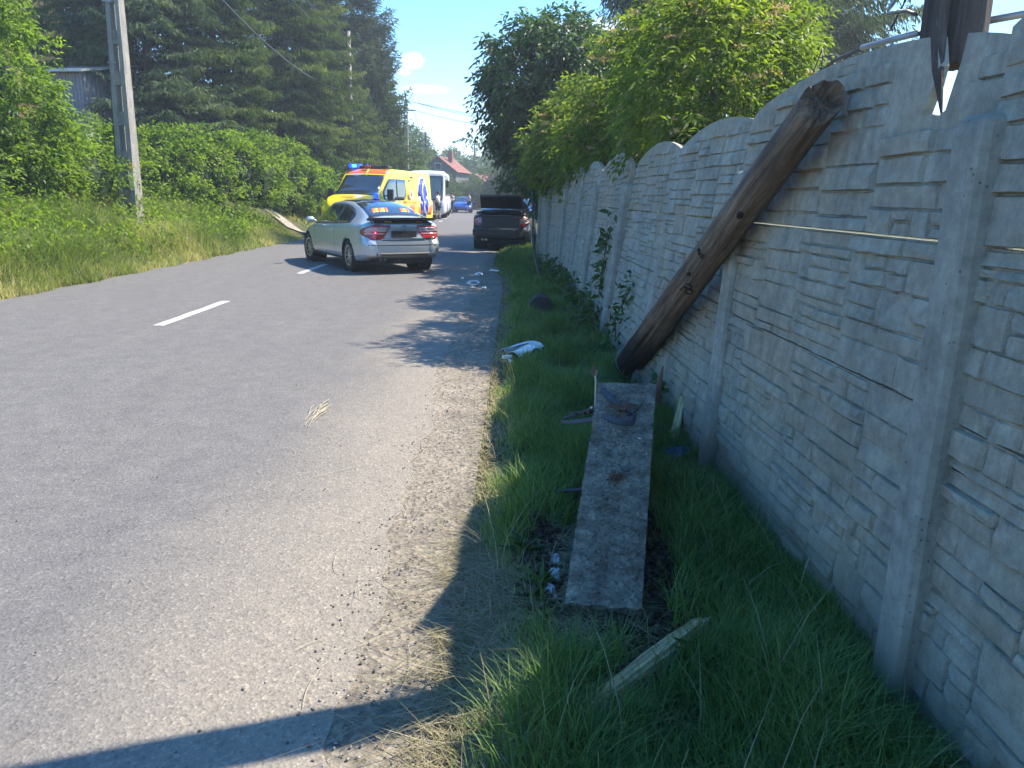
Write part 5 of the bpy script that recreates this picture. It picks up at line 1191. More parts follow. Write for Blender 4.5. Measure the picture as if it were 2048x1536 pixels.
def hatch_coupe(root, paint, L=4.34, W=.865, H=1.41, scale=1.0, lights='M', detail=True, tilt=0):
    zl = [(0, .36), (.25, .25), (.7, .20), (3.6, .20), (4.1, .22), (4.34, .30)]
    zb = [(0, .80), (.06, .90), (.25, .955), (.6, .955), (1.3, .925), (2.2, .885), (3.0, .86), (3.4, .80), (3.9, .70), (4.2, .60), (4.34, .48)]
    zt = [(0, .84), (.035, .98), (.10, 1.045), (.22, 1.085), (.5, 1.19), (.9, 1.305), (1.4, 1.385), (1.9, H), (2.4, H - .015), (2.75, 1.30), (3.1, 1.10), (3.38, .955), (3.6, .90), (3.95, .82), (4.2, .70), (4.34, .52)]
    w = [(0, .60), (.03, .70), (.10, .775), (.25, .83), (.6, .862), (1.2, .868), (3.2, .865), (3.7, .85), (4.0, .79), (4.2, .66), (4.34, .42)]
    wr = [(0, .52), (.1, .66), (.3, .66), (.7, .60), (1.3, .555), (2.2, .56), (2.7, .60), (3.1, .66), (3.4, .70), (3.9, .62), (4.2, .45), (4.34, .28)]
    def rd(x, y, z):
        if x < .5: 
            k = 1 - x/.5; x -= .075*k*smooth01((.66 - z)/.08)*smooth01((z - .30)/.05)
            x += .05*k*smooth01((z - .66)/.1)*smooth01((.93-z)/.1)
        return (float(x), y, z)
    S = Shell(L, zl, zb, zt, w, wr, (.87, 3.585), .315, rear_def=rd)
    car = empty('upper', (0, 0, 0)); bpy.data.objects.remove(car)
    body = S.body(paint, root)
    zbf = lambda x: spl(x, zb); ztf = lambda x: spl(x, zt)
    for sg in (1, -1):
        hi = lambda x: min(ztf(x) - .115, .97 + .33*max(0, 1 - ((x - 1.95)/1.22)**2)**.55) if abs(x - 1.95) < 1.22 else .97
        lo = lambda x: min(zbf(x) + .030, hi(x) - .004)
        S.side('window_surround', np.linspace(.80, 3.12, 50), lambda x: zbf(x) + .012, lambda x: max(zbf(x) + .02, hi(x) + .022), M['plastic'], root, sg, off=.002)
        S.side('side_window', np.linspace(1.72, 3.02, 30), lo, hi, M['glass'], root, sg, off=.007)
        S.side('side_window', np.linspace(.92, 1.66, 24), lo, hi, M['glass'], root, sg, off=.007)
        S.side('door_seam', np.linspace(1.665, 1.675, 2), lambda x: .34, lambda x: zbf(x) + .01, M['plastic'], root, sg, off=.0015, n=14)
        S.side('door_seam', np.linspace(3.05, 3.06, 2), lambda x: .36, lambda x: zbf(x) + .01, M['plastic'], root, sg, off=.0015, n=14)
        S.side('rubbing_strip', np.linspace(1.28, 3.17, 20), lambda x: .505, lambda x: .53, M['greyplastic'] if paint is M['blackpaint'] else paint, root, sg, off=.012, n=3)
        S.side('door_handle', np.linspace(1.80, 1.98, 6), lambda x: .775, lambda x: .80, paint, root, sg, off=.028, n=3)
        S.side('sill', np.linspace(1.26, 3.18, 16), lambda x: .20, lambda x: .275, M['plastic'], root, sg, off=.006, n=4)
        # mirror
        b = MB(); b.lathe([(0, -.07), (.05, -.065), (.075, -.02), (.075, .03), (.05, .065), (0, .07)], 'X', 14); b.v = [(v[0] + 2.92, (v[1]*1.25 + .98)*1, v[2]*.85 + .955) for v in b.v]
        b.tube([(2.93, .84, .92), (2.93, .92, .94)], .025, 6)
        if sg < 0: b.v = [(v[0], -v[1], v[2]) for v in b.v]
        b.build('mirror', paint, root, smooth=True)
        # tail light: rounded triangle wrapping the corner
        yaw = .35 * sg
        def corner(name, zs, a0, a1, mat, off):
            rows = []
            for z in zs:
                rows.append([(-3*cos(a), sg*3*sin(a), z) for a in np.linspace(a0(z), a1(z), 14)])
            D = []; V = []
            nr, nc = len(rows), 14
            for i, row in enumerate(rows):
                for k, p in enumerate(row):
                    d = Vector((.75, 0, zs[i])) - Vector(p); d.normalize(); hit = S.bvh.ray_cast(Vector(p), d)
                    V.append(tuple((hit[0] if hit[0] is not None else Vector(p)) - d*off))
            b = MB(); b.v = V; b.f = [(i*nc+k, i*nc+k+1, (i+1)*nc+k+1, (i+1)*nc+k) for i in range(nr-1) for k in range(nc-1)]
            o = b.build(name, mat, root, smooth=True); sm = o.modifiers.new('thickness', 'SOLIDIFY'); sm.thickness = .012; sm.offset = 0
        T = lambda z: max(0, min(1, (z - .68)/.26))
        a_in = lambda z: .50 + .20*(1 - T(z)) - .05
        a_out = lambda z: .56 + .62*sin(min(pi, pi*(.12 + .78*T(z))))**.7
        corner('tail_light_rim', np.linspace(.665, .955, 14), lambda z: a_in(z) - .03, lambda z: a_out(z) + .04, M['plastic'], .003)
        corner('tail_light', np.linspace(.68, .94, 12), a_in, a_out, M['redglass'], .008)
        corner('tail_light_band', np.linspace(.815, .90, 6), lambda z: a_in(z) + .03, lambda z: a_out(z) - .08, M['clearglass'], .011)
        corner('tail_light_band', np.linspace(.765, .79, 3), lambda z: a_in(z) + .03, lambda z: a_out(z) - .08, M['clearglass'], .011)
        # headlight
        S.side('headlight', np.linspace(3.92, 4.20, 8), lambda x: zbf(x) - .15, lambda x: zbf(x) - .03, M['clearglass'], root, sg, off=.006)
    S.top('rear_window', np.linspace(.34, 1.32, 20), lambda x: -(.585 - .10*(x - .34)), lambda x: (.585 - .10*(x - .34)), M['glass'], root, off=.006)
    S.top('roof_glass', np.linspace(1.42, 2.30, 8), lambda x: -.44, lambda x: .44, M['glass'], root, off=.003)
    S.top('windscreen', np.linspace(2.48, 3.32, 16), lambda x: -(.54 + .10*(x-2.48)), lambda x: (.54 + .10*(x-2.48)), M['glass'], root, off=.006)
    S.top('parcel_shelf_edge', np.linspace(.30, .335, 3), lambda x: -.60, lambda x: .60, M['plastic'], root, off=.008)
    # tailgate: dark glazed lip, silver lid with plate recess, shut line
    S.rear('lower_rear_glass', np.linspace(.965, 1.035, 5), lambda z: -.62, lambda z: .62, M['glass'], root, n=24, off=.006)
    b = MB()
    ys_ = np.linspace(-.70, .70, 25)
    for y in ys_:
        k = 1 - (y/.76)**2*.55
        b.v += [(.20 - .02*k, y, 1.055), (.02 - .085*k + .09*(1-k), y, 1.075 + .015*k), (.02 - .075*k + .09*(1-k), y, 1.050 + .012*k), (.14, y, 1.02)]
    for i in range(24):
        for q in range(4): b.f.append((i*4+q, i*4+(q+1) % 4, (i+1)*4+(q+1) % 4, (i+1)*4+q))
    b.f += [(0, 1, 2, 3), tuple(96 + q for q in (3, 2, 1, 0))]
    b.build('spoiler', M['greyplastic'] if paint is M['silver'] else paint, root, smooth=False)
    S.rear('tailgate', np.linspace(.66, .955, 8), lambda z: -(.44 + .07*(z-.66)/.3*-1 + .03), lambda z: (.44 - .07*(z-.66)/.3 + .03), paint, root, n=20, off=.010)
    S.rear('shut_line', np.linspace(.648, .658, 2), lambda z: -.45, lambda z: .45, M['plastic'], root, n=20, off=.006)
    S.rear('bumper_strip', np.linspace(.555, .575, 2), lambda z: -.74, lambda z: .74, M['greyplastic'], root, n=24, off=.006)
    S.rear('lower_valance', np.linspace(.36, .42, 3), lambda z: -.60, lambda z: .60, M['plastic'], root, n=20, off=.004)
    wells(root, (.87, 3.585), .315, W - .02)
    for ax in (.87, 3.585):
        for sg in (1, -1): wheel(root, ax, sg*(W - .115), .315, .20, 10, sg, 0 if ax < 1 else .12)
    b = MB(); b.tube([(-.06, .42, .30), (.2, .42, .30)], .035, 12); b.tube([(-.06, .52, .30), (.2, .52, .30)], .035, 12); b.build('exhaust', M['chrome'], root)
    b = MB(); b.box((1.9, 0, .24), (3.6, 1.3, .10)); b.build('underbody', M['black'], root)
    return S

car = empty('silver_coupe', (0, 0, 0), 0, 'silver hatchback coupe stopped across the lane with a blue beacon on its roof', 'car')
S1 = hatch_coupe(car, M['silver'])
place(car, (-2.62, 16.05), pi/2 + R(31), .87, .013)
flat_text(car, 'C 220', .085, M['steel'], (-.006, .40, .88), (pi/2, 0, -pi/2), 'badge_lettering')
b = MB(); b.lathe([(.038, -.004), (.046, -.004), (.046, .004), (.038, .004), (.038, -.004)], 'X', 20, (-.006, 0, .90))
for a in (pi/2, pi/2 + 2.09, pi/2 - 2.09): b.tube([(-.006, 0, .90), (-.006, .04*cos(a), .90 + .04*sin(a))], .004, 5)
b.build('badge', M['chrome'], car)
b = MB(); b.box((-.004, 0, .77), (.012, .53, .12)); b.build('plate_holder', M['black'], car, bevel=.004)
b = MB(); b.lathe([(0, .0), (.012, 0), (.012, .004), (0, .004)], 'X', 10, (.03, .58, .80)); 
b.v = [(v[0] - .055, v[1] + .02, v[2]) for v in b.v]; b.build('lit_lamp', M['redlamp'], car)
# aerial
b = MB(); b.tube([(1.55, 0, 1.37), (1.38, 0, 1.55)], .004, 5); b.build('aerial', M['plastic'], car)
# police stripes reflected in / lying on the parcel shelf: row of slanted striped boards seen through the rear glass
cols = [M['orange'], plain('lime_film', (.45, .75, .08), .4, var=.05)]
for gi, (y0, y1, x) in enumerate([(.46, .12, .62), (-.14, -.30, .60), (-.43, -.52, .58)]):
    k = 0; y = y0
    while y > y1 + .01:
        x_ = x; ye = y - .068; rows = []
        for t in np.linspace(0, 1, 4): xx = .50 + .20*t; rows.append([(xx, (y - .05*t)*(1-u) + (ye - .05*t)*u, 5) for u in np.linspace(0, 1, 3)])
        S1.patch('reflective_strip', rows, (0, 0, -1), cols[k % 2], car, off=.010); y = ye; k += 1
for y, c2 in ((.30, 'orangeyellow'), (-.36, 'orange')):
    S1.rear('reflective_sticker', np.linspace(.995, 1.015, 3), lambda z: y - .06, lambda z: y + .06, M[c2], car, n=4, off=.012)
bc = empty('blue_beacon', (0, 0, 0), 0, 'magnetic blue beacon lit on the roof of the silver coupe', 'beacon')
hd = pi/2 + R(31); bp = car.location + Vector((cos(hd)*1.62 - sin(hd)*-.06, sin(hd)*1.62 + cos(hd)*-.06, 1.395)); bc.location = bp
b = MB(); b.lathe([(0, 0), (.07, 0), (.07, .03), (.055, .035), (0, .035)], 'Z', 18); b.build('base', M['plastic'], bc)
b = MB(); b.lathe([(.056, .035), (.056, .10), (.05, .13), (.03, .145), (0, .15)], 'Z', 18); b.build('dome', M['bluedome'], bc, smooth=True)
b = MB(); b.lathe([(0, .05), (.022, .055), (.028, .075), (.02, .095), (0, .10)], 'Y', 12, (0, -.045, -.005)); b.build('lamp', M['bluelamp'], bc, smooth=True)

# black car wrecked on the verge
wk = empty('black_car', (0, 0, 0), 0, 'crashed black car pushed up on the grass verge against the fence end', 'car')
wk_S = hatch_coupe(wk, M['blackpaint'])
for ch in list(wk.children): pass
place(wk, (-.35, 23.4), pi/2 - R(4), .87, .02)
b = MB()       # tailgate thrown up over the open boot
vs = [(.35, -.62, 1.16), (.35, .62, 1.16), (-.12, .60, 1.50), (-.12, -.60, 1.50)]
b.v = [Vector(v) for v in vs] + [Vector(v) + Vector((.04, 0, .06)) for v in vs]; b.f = [(0, 1, 2, 3), (4, 5, 6, 7), (0, 1, 5, 4), (1, 2, 6, 5), (2, 3, 7, 6), (3, 0, 4, 7)]
b.build('open_tailgate', M['blackpaint'], wk, bevel=.01)
b = MB(); b.box((-.07, .0, .80), (.03, 1.1, .30)); b.box((-.10, .2, .50), (.05, 1.2, .16), rz=.08); b.build('crumpled_bumper', M['plastic'], wk, bevel=.02)

# blue car further down
bl = empty('blue_car', (0, 0, 0), 0, 'bright blue car facing the camera half hidden behind the white bus', 'car')
hatch_coupe(bl, M['bluepaint']); place(bl, (-4.85, 73.5), -pi/2 + .03, .87, .01)
bl2 = empty('pale_blue_car', (0, 0, 0), 0, 'light blue car standing beyond the far end of the fence', 'car')
hatch_coupe(bl2, M['bluepaint']); place(bl2, (1.55, 52.0), -pi/2 - .5, .87, float(terrain_z(1.5, 52)))

# ambulance
def van_shell(L, H, W, hood, scr, belt, axles, r, raised=0):
    zl = [(0, .48), (.2, .34), (L - .6, .30), (L, .42)]
    zb = [(0, belt), (scr, belt + .03), (hood, belt - .05), (L - .25, belt - .28), (L, belt - .50)]
    zt = [(0, H - .16), (.03, H - .06), (.12, H - .01), (.5, H), (scr - 1.55, H + raised), (scr - 1.0, H + raised - .03), (scr - .75, H - .14), (scr, H - .75), (hood - .02, belt + .16), (hood + .3, belt + .10), (L - .25, belt - .10), (L - .06, belt - .28), (L, belt - .45)]
    w = [(0, W - .10), (.03, W - .03), (.10, W), (scr, W), (hood, W - .03), (L - .3, W - .12), (L - .08, W - .28), (L, W - .48)]
    wr = [(0, W - .22), (.1, W - .14), (scr - 1.1, W - .14), (scr, W - .15), (hood, W - .12), (L - .3, W - .30), (L, W - .6)]
    return Shell(L, zl, zb, zt, w, wr, axles, r, nst=90, crown=.03, rail=.06), (lambda x: spl(x, zt)), (lambda x: spl(x, zb))
amb = empty('ambulance', (0, 0, 0), 0, 'yellow ambulance van with orange brow, blue star of life and lit blue lights', 'ambulance')
AL = 6.3; hoodx = 5.35; scrx = 4.95
SA, aT, aB = van_shell(AL, 2.38, 1.0, hoodx, scrx, 1.30, (1.25, 5.15), .34, .04)
SA.body(M['yellow'], amb)
SA.top('windscreen', np.linspace(4.28, 5.25, 18), lambda x: -(.76 + .05*(x-4.28)), lambda x: .76 + .05*(x-4.28), M['glass'], amb, off=.008)
SA.top('orange_brow', np.linspace(3.98, 4.22, 6), lambda x: -.80, lambda x: .80, M['orange'], amb, off=.008)
SA.top('brow_gap', np.linspace(3.97, 4.23, 4), lambda x: -.04, lambda x: .04, M['yellow'], amb, n=3, off=.013)
SA.top('bonnet_lettering', np.linspace(5.62, 5.70, 3), lambda x: -.30, lambda x: .22, M['textred'], amb, off=.004)
for sg in (1, -1):
    hi = lambda x: min(2.02, aT(x) - .20)
    lo = lambda x: 1.33 + .42*float(smooth01((3.05 - x)/1.0)) if x < 3.9 else 1.28
    SA.side('window_surround', np.linspace(2.72, 4.78, 30), lambda x: min(lo(x) - .03, hi(x) - .01), lambda x: max(hi(x) + .03, lo(x) - .02), M['plastic'], amb, sg, off=.003)
    SA.side('side_window', np.linspace(3.62, 4.72, 20), lambda x: min(lo(x), hi(x) - .005), hi, M['glass'], amb, sg, off=.009)
    SA.side('side_window', np.linspace(2.76, 3.58, 16), lo, hi, M['glass'], amb, sg, off=.009)
    SA.side('door_seam', [2.62, 2.63], lambda x: .5, lambda x: 2.3, M['textgrey'], amb, sg, off=.002, n=12)
    SA.side('door_seam', [1.40, 1.41], lambda x: .5, lambda x: 2.3, M['textgrey'], amb, sg, off=.002, n=12)
    SA.side('door_rail', np.linspace(.30, 2.6, 12), lambda x: 1.335, lambda x: 1.365, M['textgrey'], amb, sg, off=.008, n=3)
    for q, (xa, xb, mt) in enumerate([(.08, .62, 'orange'), (.62, 1.16, 'orangeyellow'), (1.16, 1.70, 'orange'), (1.70, 2.24, 'orangeyellow'), (2.24, 2.8, 'orange'), (2.8, 3.4, 'orangeyellow'), (3.4, 4.0, 'orange')]):
        dsl = .22
        rows = [[(x - dsl*t, 3*sg, .74 + .40*t) for t in np.linspace(0, 1, 4)] for x in np.linspace(max(xa, .30), xb, 5)]
        SA.patch('reflective_block', rows, (0, -sg, 0), M[mt], amb, off=.006)
    b = MB(); b.box((4.70, sg*1.14, 1.50), (.14, .20, .36)); b.tube([(4.72, sg*.95, 1.45), (4.70, sg*1.1, 1.48)], .03, 6); b.build('mirror', M['plastic'], amb, bevel=.03)
    SA.side('headlight', np.linspace(5.75, 6.08, 6), lambda x: aB(x) - .42, lambda x: aB(x) - .16, M['clearglass'], amb, sg, off=.008)
    SA.side('indicator', np.linspace(5.72, 6.10, 5), lambda x: aB(x) - .14, lambda x: aB(x) - .05, M['orange'], amb, sg, off=.02)
    # star of life
    cx, cz, Rr = 1.02, 1.42, .76
    hw = .17
    def bar(name, ang, half, wdt, mat, off):
        ca, sa = cos(ang), sin(ang); rows = []
        for t in np.linspace(-half, half, 9): rows.append([(min(max(cx + t*sa*.62 + u*ca*.62, .05), 9), 3*sg, cz + t*ca*.95 - u*sa*.95) for u in np.linspace(-wdt, wdt, 4)])
        SA.patch(name, rows, (0, -sg, 0), mat, amb, off=off)
    for a in (0, pi/3, -pi/3): bar('star_border', a, Rr + .07, hw*1.6 + .07, M['white'], .010 + .001*a)
    for a in (0, pi/3, -pi/3): bar('star_of_life', a, Rr, hw*1.6, M['starblue'], .016 + .001*a)
    bar('staff', 0, Rr*.88, .030, M['white'], .022)
    rows = []
    for t in np.linspace(-.75, .62, 26):
        xx = cx + .075*sin(t*9)*(.7 + .4*t); rows.append([(xx + u, 3*sg, cz + t*.85) for u in (-.028, 0, .028)])
    SA.patch('snake', rows, (0, -sg, 0), M['white'], amb, off=.026)
    # round crest
    b = MB(); b.lathe([(0, 0), (.17, 0), (.17, .006), (0, .006)], 'Y', 20, (2.42, 0, 1.52)); b.v = [(v[0], v[1] + 1.004, v[2]) if sg > 0 else (v[0], -v[1] - 1.004, v[2]) for v in b.v]; b.build('crest', M['white'], amb)
    b = MB(); b.lathe([(.06, .0), (.085, 0), (.085, .004), (.06, .004)], 'Y', 16, (2.42, 0, 1.52)); b.box((2.42, .002, 1.52), (.04, .005, .12)); b.v = [(v[0], v[1] + 1.012, v[2]) if sg > 0 else (v[0], -v[1] - 1.012, v[2]) for v in b.v]; b.build('crest_emblem', M['textred'], amb)
    flat_text(amb, 'MENTŐSZOLGÁLAT', .16, M['textred'], (2.45, sg*1.018, 1.235), (pi/2, 0, 0 if sg < 0 else pi), 'side_lettering')
    flat_text(amb, '104', .22, M['textgrey'], (.85, sg*.93, 2.20), (pi/2 - .5, 0, 0 if sg < 0 else pi), 'roof_number')
    b = MB(); b.box((2.3, sg*.96, 2.14), (.22, .03, .06)); b.build('marker_lamp', M['plastic'], amb)
b = MB(); b.box((5.6 + .72, 0, .55), (.12, 1.5, .26)); b.build('front_bumper', M['plastic'], amb, bevel=.05)
b = MB(); b.box((6.22, 0, .86), (.08, .95, .16)); b.build('grille', M['plastic'], amb, bevel=.02)
b = MB(); b.box((3.78, 0, 2.46), (.34, 1.50, .10)); b.build('light_bar', M['greyplastic'], amb, bevel=.03)
b = MB(); b.box((3.84, -.58, 2.49), (.34, .42, .15)); b.build('blue_light', M['bluedome'], amb, bevel=.04)
b = MB(); b.box((4.02, -.55, 2.49), (.03, .16, .09)); b.build('blue_lamp', M['bluelamp'], amb)
b = MB(); b.box((4.02, -.02, 2.48), (.03, .22, .08)); b.build('red_panel', M['orange'], amb)
b = MB(); b.lathe([(0, 0), (.06, 0), (.06, .09), (.03, .15), (0, .17)], 'Z', 12, (3.2, -.4, 2.42)); b.build('beacon', M['bluedome'], amb)
wells(amb, (1.25, 5.15), .34, .97)
for ax in (1.25, 5.15):
    for sg in (1, -1): wheel(amb, ax, sg*.86, .34, .22, 8, sg)
b = MB(); b.box((3.1, 0, .40), (5.6, 1.5, .16)); b.box((-.05, 0, .50), (.16, 1.8, .14)); b.build('underbody', M['black'], amb)
AH = -pi/2 - R(14.5)           # nose toward the camera and slightly to the left edge of the road
nose = Vector((-5.92, 26.6, 0)); amb.rotation_euler = (0, 0, AH); amb.location = (nose.x - AL*cos(AH), nose.y - AL*sin(AH), .013)

# bus
bus = empty('white_bus', (0, 0, 0), 0, 'white coach with a large dark windscreen queued behind the ambulance', 'bus')
BL = 10.5
zlb = [(0, .45), (.2, .34), (BL - .3, .32), (BL, .40)]; zbb = [(0, 1.25), (BL - .3, 1.25), (BL, 1.05)]
ztb = [(0, 2.85), (.05, 2.98), (.25, 3.05), (BL - .7, 3.05), (BL - .32, 2.98), (BL - .16, 2.80), (BL - .05, 1.6), (BL, 1.10)]
wb_ = [(0, 1.10), (.1, 1.2), (.3, 1.22), (BL - .4, 1.22), (BL - .1, 1.15), (BL, 1.02)]; wrb = [(0, 1.0), (.2, 1.10), (BL - .4, 1.10), (BL - .1, 1.06), (BL, .98)]
SB = Shell(BL, zlb, zbb, ztb, wb_, wrb, (2.7, 8.1), .46, nst=90, crown=.04, rail=.12); SB.body(M['white'], bus)
rows = [[(BL + 2, y, z) for y in np.linspace(-1.02, 1.02, 14)] for z in np.linspace(1.15, 2.72, 14)]
SB.patch('windscreen', rows, (-1, 0, 0), M['glass'], bus, off=.01)
b = MB(); b.box((BL + .0, .0, 1.95), (.03, .05, 1.5)); b.build('windscreen_pillar', M['plastic'], bus)
for sg in (1, -1):
    for k in range(7):
        x0 = .6 + k*1.32; SB.side('side_window', np.linspace(x0, x0 + 1.26, 5), lambda x: 1.45, lambda x: 2.55, M['glass'], bus, sg, off=.012)
    for k in range(5): x0 = 3.4 + k*.9; SB.side('luggage_flap', np.linspace(x0, x0 + .86, 3), lambda x: .50, lambda x: 1.12, M['white'], bus, sg, off=.012)
    b = MB(); b.box((BL + .22, sg*1.30, 2.2), (.12, .18, .42)); b.tube([(BL - .1, sg*1.1, 2.7), (BL + .2, sg*1.28, 2.6), (BL + .22, sg*1.3, 2.4)], .025, 6); b.build('mirror', M['plastic'], bus, bevel=.03)
    b = MB(); b.lathe([(0, 0), (.09, 0), (.09, .03), (0, .04)], 'X', 14, (BL - .02, sg*.85, .75)); b.build('headlight', M['clearglass'], bus)
wells(bus, (2.7, 8.1), .46, 1.2)
for ax in (2.7, 8.1):
    for sg in (1, -1): wheel(bus, ax, sg*1.05, .46, .28, 8, sg)
b = MB(); b.box((BL/2, 0, .45), (BL - .8, 2.0, .2)); b.build('underbody', M['black'], bus)
BH = -pi/2 + R(3.0); fr = Vector((-5.75, 51.5, 0)); bus.rotation_euler = (0, 0, BH); bus.location = (fr.x - BL*cos(BH), fr.y - BL*sin(BH), .013)

# ------------------------------------------------------------------ poles and wires
def slotted_pole(name, label, loc, H, w0, w1, tilt=(0, 0), slots=9, rz=0, group=None):
    root = empty(name, loc, rz, label, 'utility pole', group); root.rotation_euler = (tilt[0], tilt[1], rz)
    n = slots*4
    for sg in (-1, 1):
        b = MB(); vs = []; 
        for i in range(n + 1):
            z = -.5 + (H + .5)*i/n; w = w0 + (w1 - w0)*max(0, z)/H; c0 = sg*w*.5*.70; hw = w*.15; d = w*.46
            for x, y in ((c0 - hw, -d), (c0 + hw, -d), (c0 + hw, d), (c0 - hw, d)): vs.append((x, y, z))
        b.v = vs; b.f = [(i*4+k, i*4+(k+1) % 4, (i+1)*4+(k+1) % 4, (i+1)*4+k) for i in range(n) for k in range(4)] + [(0, 1, 2, 3), tuple(n*4+k for k in range(4))]
        b.build('chord', M['pole_concrete'], root, bevel=.006)
    for k in range(slots + 1):
        z = .05 + (H - .3)*k/slots; w = w0 + (w1 - w0)*z/H; b = MB(); b.box((0, 0, z), (w*.72, w*.6, .30)); b.build('web', M['pole_concrete'], root)
    return root
def wire(name, label, pts, sag, r=.008, group=None):
    b = MB()
    for (p, q) in zip(pts[:-1], pts[1:]):
        p, q = Vector(p), Vector(q); b.tube([p.lerp(q, t) - Vector((0, 0, sag*4*t*(1-t))) for t in np.linspace(0, 1, 22)], r*1.45, 5, caps=False)
    o = b.build(name, M['wire'], recalc=False); tag(o, label, 'overhead wire', group); return o
p1 = slotted_pole('utility_pole', 'slotted concrete utility pole with orange sticker standing in the tall bank grass', (-9.27, 19.0, tz(-9.27, 19) - .1), 10.0, .42, .20, (0, .012), 11)
b = MB(); b.box((.147, -.196, 1.62), (.09, .008, .12)); b.build('sticker', M['sticker'], p1)
b = MB(); b.box((.149, -.198, 1.28), (.10, .008, .42)); b.build('pale_label', M['palesticker'], p1)
for z in (2.55, 3.9, 5.2): b = MB(); b.box((-.10, -.18, z), (.20, .012, .03)); b.build('steel_band', M['steel'], p1)
b = MB(); b.tube([(-.26, -.05, .2), (-.27, -.05, 1.6), (-.25, -.05, 2.7), (-.22, -.05, 3.4)], .014, 6); b.build('cable', M['wire'], p1)
def crossarm(root, z, w, n=2):
    b = MB(); b.box((0, 0, z), (w, .06, .06))
    b.build('crossarm', M['darksteel'], root)
    for k in range(n):
        x = -w/2 + w*k/(n-1); b = MB(); b.lathe([(.0, 0), (.03, 0), (.045, .04), (.03, .08), (.04, .12), (0, .14)], 'Z', 8, (x, 0, z + .03)); b.build('insulator', M['chip'], root)
lp = empty('lamp_post', (-9.24, 45, tz(-9.24, 45)), 0, 'slim pale lamp post in front of the pine', 'lamp post')
b = MB(); b.tube([(0, 0, -.3), (0, 0, 9.3 - lp.location.z + .75)], [.14, .09], 10); b.build('shaft', M['pole_concrete'], lp, smooth=True)
zt_ = 9.9 - lp.location.z; b = MB(); b.tube([(0, 0, zt_ - 1.9), (-.5, -.1, zt_ - 1.75), (-.95, -.2, zt_ - 1.7)], .03, 6); b.build('arm', M['steel'], lp)
b = MB(); b.box((-1.15, -.22, zt_ - 1.68), (.55, .2, .12)); b.build('lantern', M['chip'], lp, bevel=.03)
b = MB(); b.box((0, 0, zt_), (.30, .06, .05)); b.build('crossarm', M['darksteel'], lp)
p2 = slotted_pole('utility_pole', 'slotted concrete pole with horned crossarms against the open sky', (-8.25, 60, tz(-8.25, 60) - .6), 8.2 - tz(-8.25, 60) + .7, .42, .24, (0, .0), 9)
b = MB(); H2 = 8.2 - tz(-8.25, 60) + .7
for sg in (-1, 1): b.tube([(sg*.06, 0, H2 - .1), (sg*.35, 0, H2 + .15), (sg*.55, 0, H2 + .55)], .025, 6); 
b.tube([(0, 0, H2 - .1), (0, 0, H2 + .45)], .05, 6); b.box((0, 0, H2 - .75), (1.5, .07, .07)); b.tube([(.1, 0, 4.6), (.8, 0, 4.8), (1.3, 0, 4.9)], .03, 6); b.build('crossarm', M['darksteel'], p2)
p3 = empty('utility_pole', (-9.65, 85, tz(-9.65, 85)), 0, 'thin dark pole above the trees left of the red roofed house', 'utility pole'); H3 = 7.9 - p3.location.z
b = MB(); b.tube([(0, 0, -.3), (0, 0, H3)], [.16, .10], 8); b.build('shaft', M['darksteel'], p3)
b = MB(); 
for sg in (-1, 1): b.tube([(0, 0, H3 - .5), (sg*.5, 0, H3 - .1), (sg*.7, 0, H3 + .4)], .03, 5)
b.box((0, 0, H3 - 1.3), (2.0, .08, .08)); b.build('crossarm', M['darksteel'], p3)
p4 = empty('utility_pole', (-7.9, 150, 0), 0, 'tiny distant pole on the skyline above the far trees', 'utility pole')
b = MB(); b.tube([(0, 0, 0), (0, 0, 11.2)], [.18, .12], 6); b.build('shaft', M['darksteel'], p4); b = MB(); b.box((0, 0, 10.7), (1.6, .1, .1)); b.build('crossarm', M['darksteel'], p4)
T1 = (-9.2, 19, 9.9)
GW = 'overhead lines on the left side of the road'
wire('overhead_wire', 'lowest thick cable sagging from the near pole across the spruces to the lamp post', [T1[:2] + (8.6,), (-9.24, 45, 7.0)], 1.15, .018, GW)
wire('overhead_wire', 'upper wire running in front of the weeping spruces to the lamp post top', [(-9.05, 19, 10.1), (-9.15, 45, 9.0)], .5, .010, GW)
wire('overhead_wire', 'topmost wire reaching the very top of the lamp post', [(-9.3, 19, 10.5), (-9.3, 45, 9.85)], .45, .010, GW)
wire('overhead_wire', 'wire from the lamp post past the fir to the second concrete pole', [(-9.2, 45, 6.9), (-8.9, 60, 7.4)], .35, .014, GW)
wire('overhead_wire', 'upper wire slanting across the open sky into the roadside tree', [(-8.6, 60, 8.35), (3.2, 52, 6.0)], .25, .012, 'lines crossing the open sky')
wire('overhead_wire', 'middle wire slanting across the open sky into the roadside tree', [(-7.9, 60, 8.2), (3.2, 52, 5.85)], .30, .012, 'lines crossing the open sky')
wire('overhead_wire', 'lowest of the three wires slanting across the open sky', [(-8.9, 60, 7.9), (3.2, 52, 5.45)], .35, .012, 'lines crossing the open sky')
wire('overhead_wire', 'short sagging wire between the second pole and the thin dark pole', [(-7.6, 60, 7.4), (-9.0, 85, 6.6)], .9, .012, GW)
wire('overhead_wire', 'wire from the thin dark pole down toward the far trees', [(-9.0, 85, 6.6), (-7.4, 150, 9.6)], 3.2, .014, GW)
wire('overhead_wire', 'low wire from the second pole to the thin dark pole', [(-8.2, 60, 5.2), (-9.6, 85, 6.4)], .7, .012, GW)

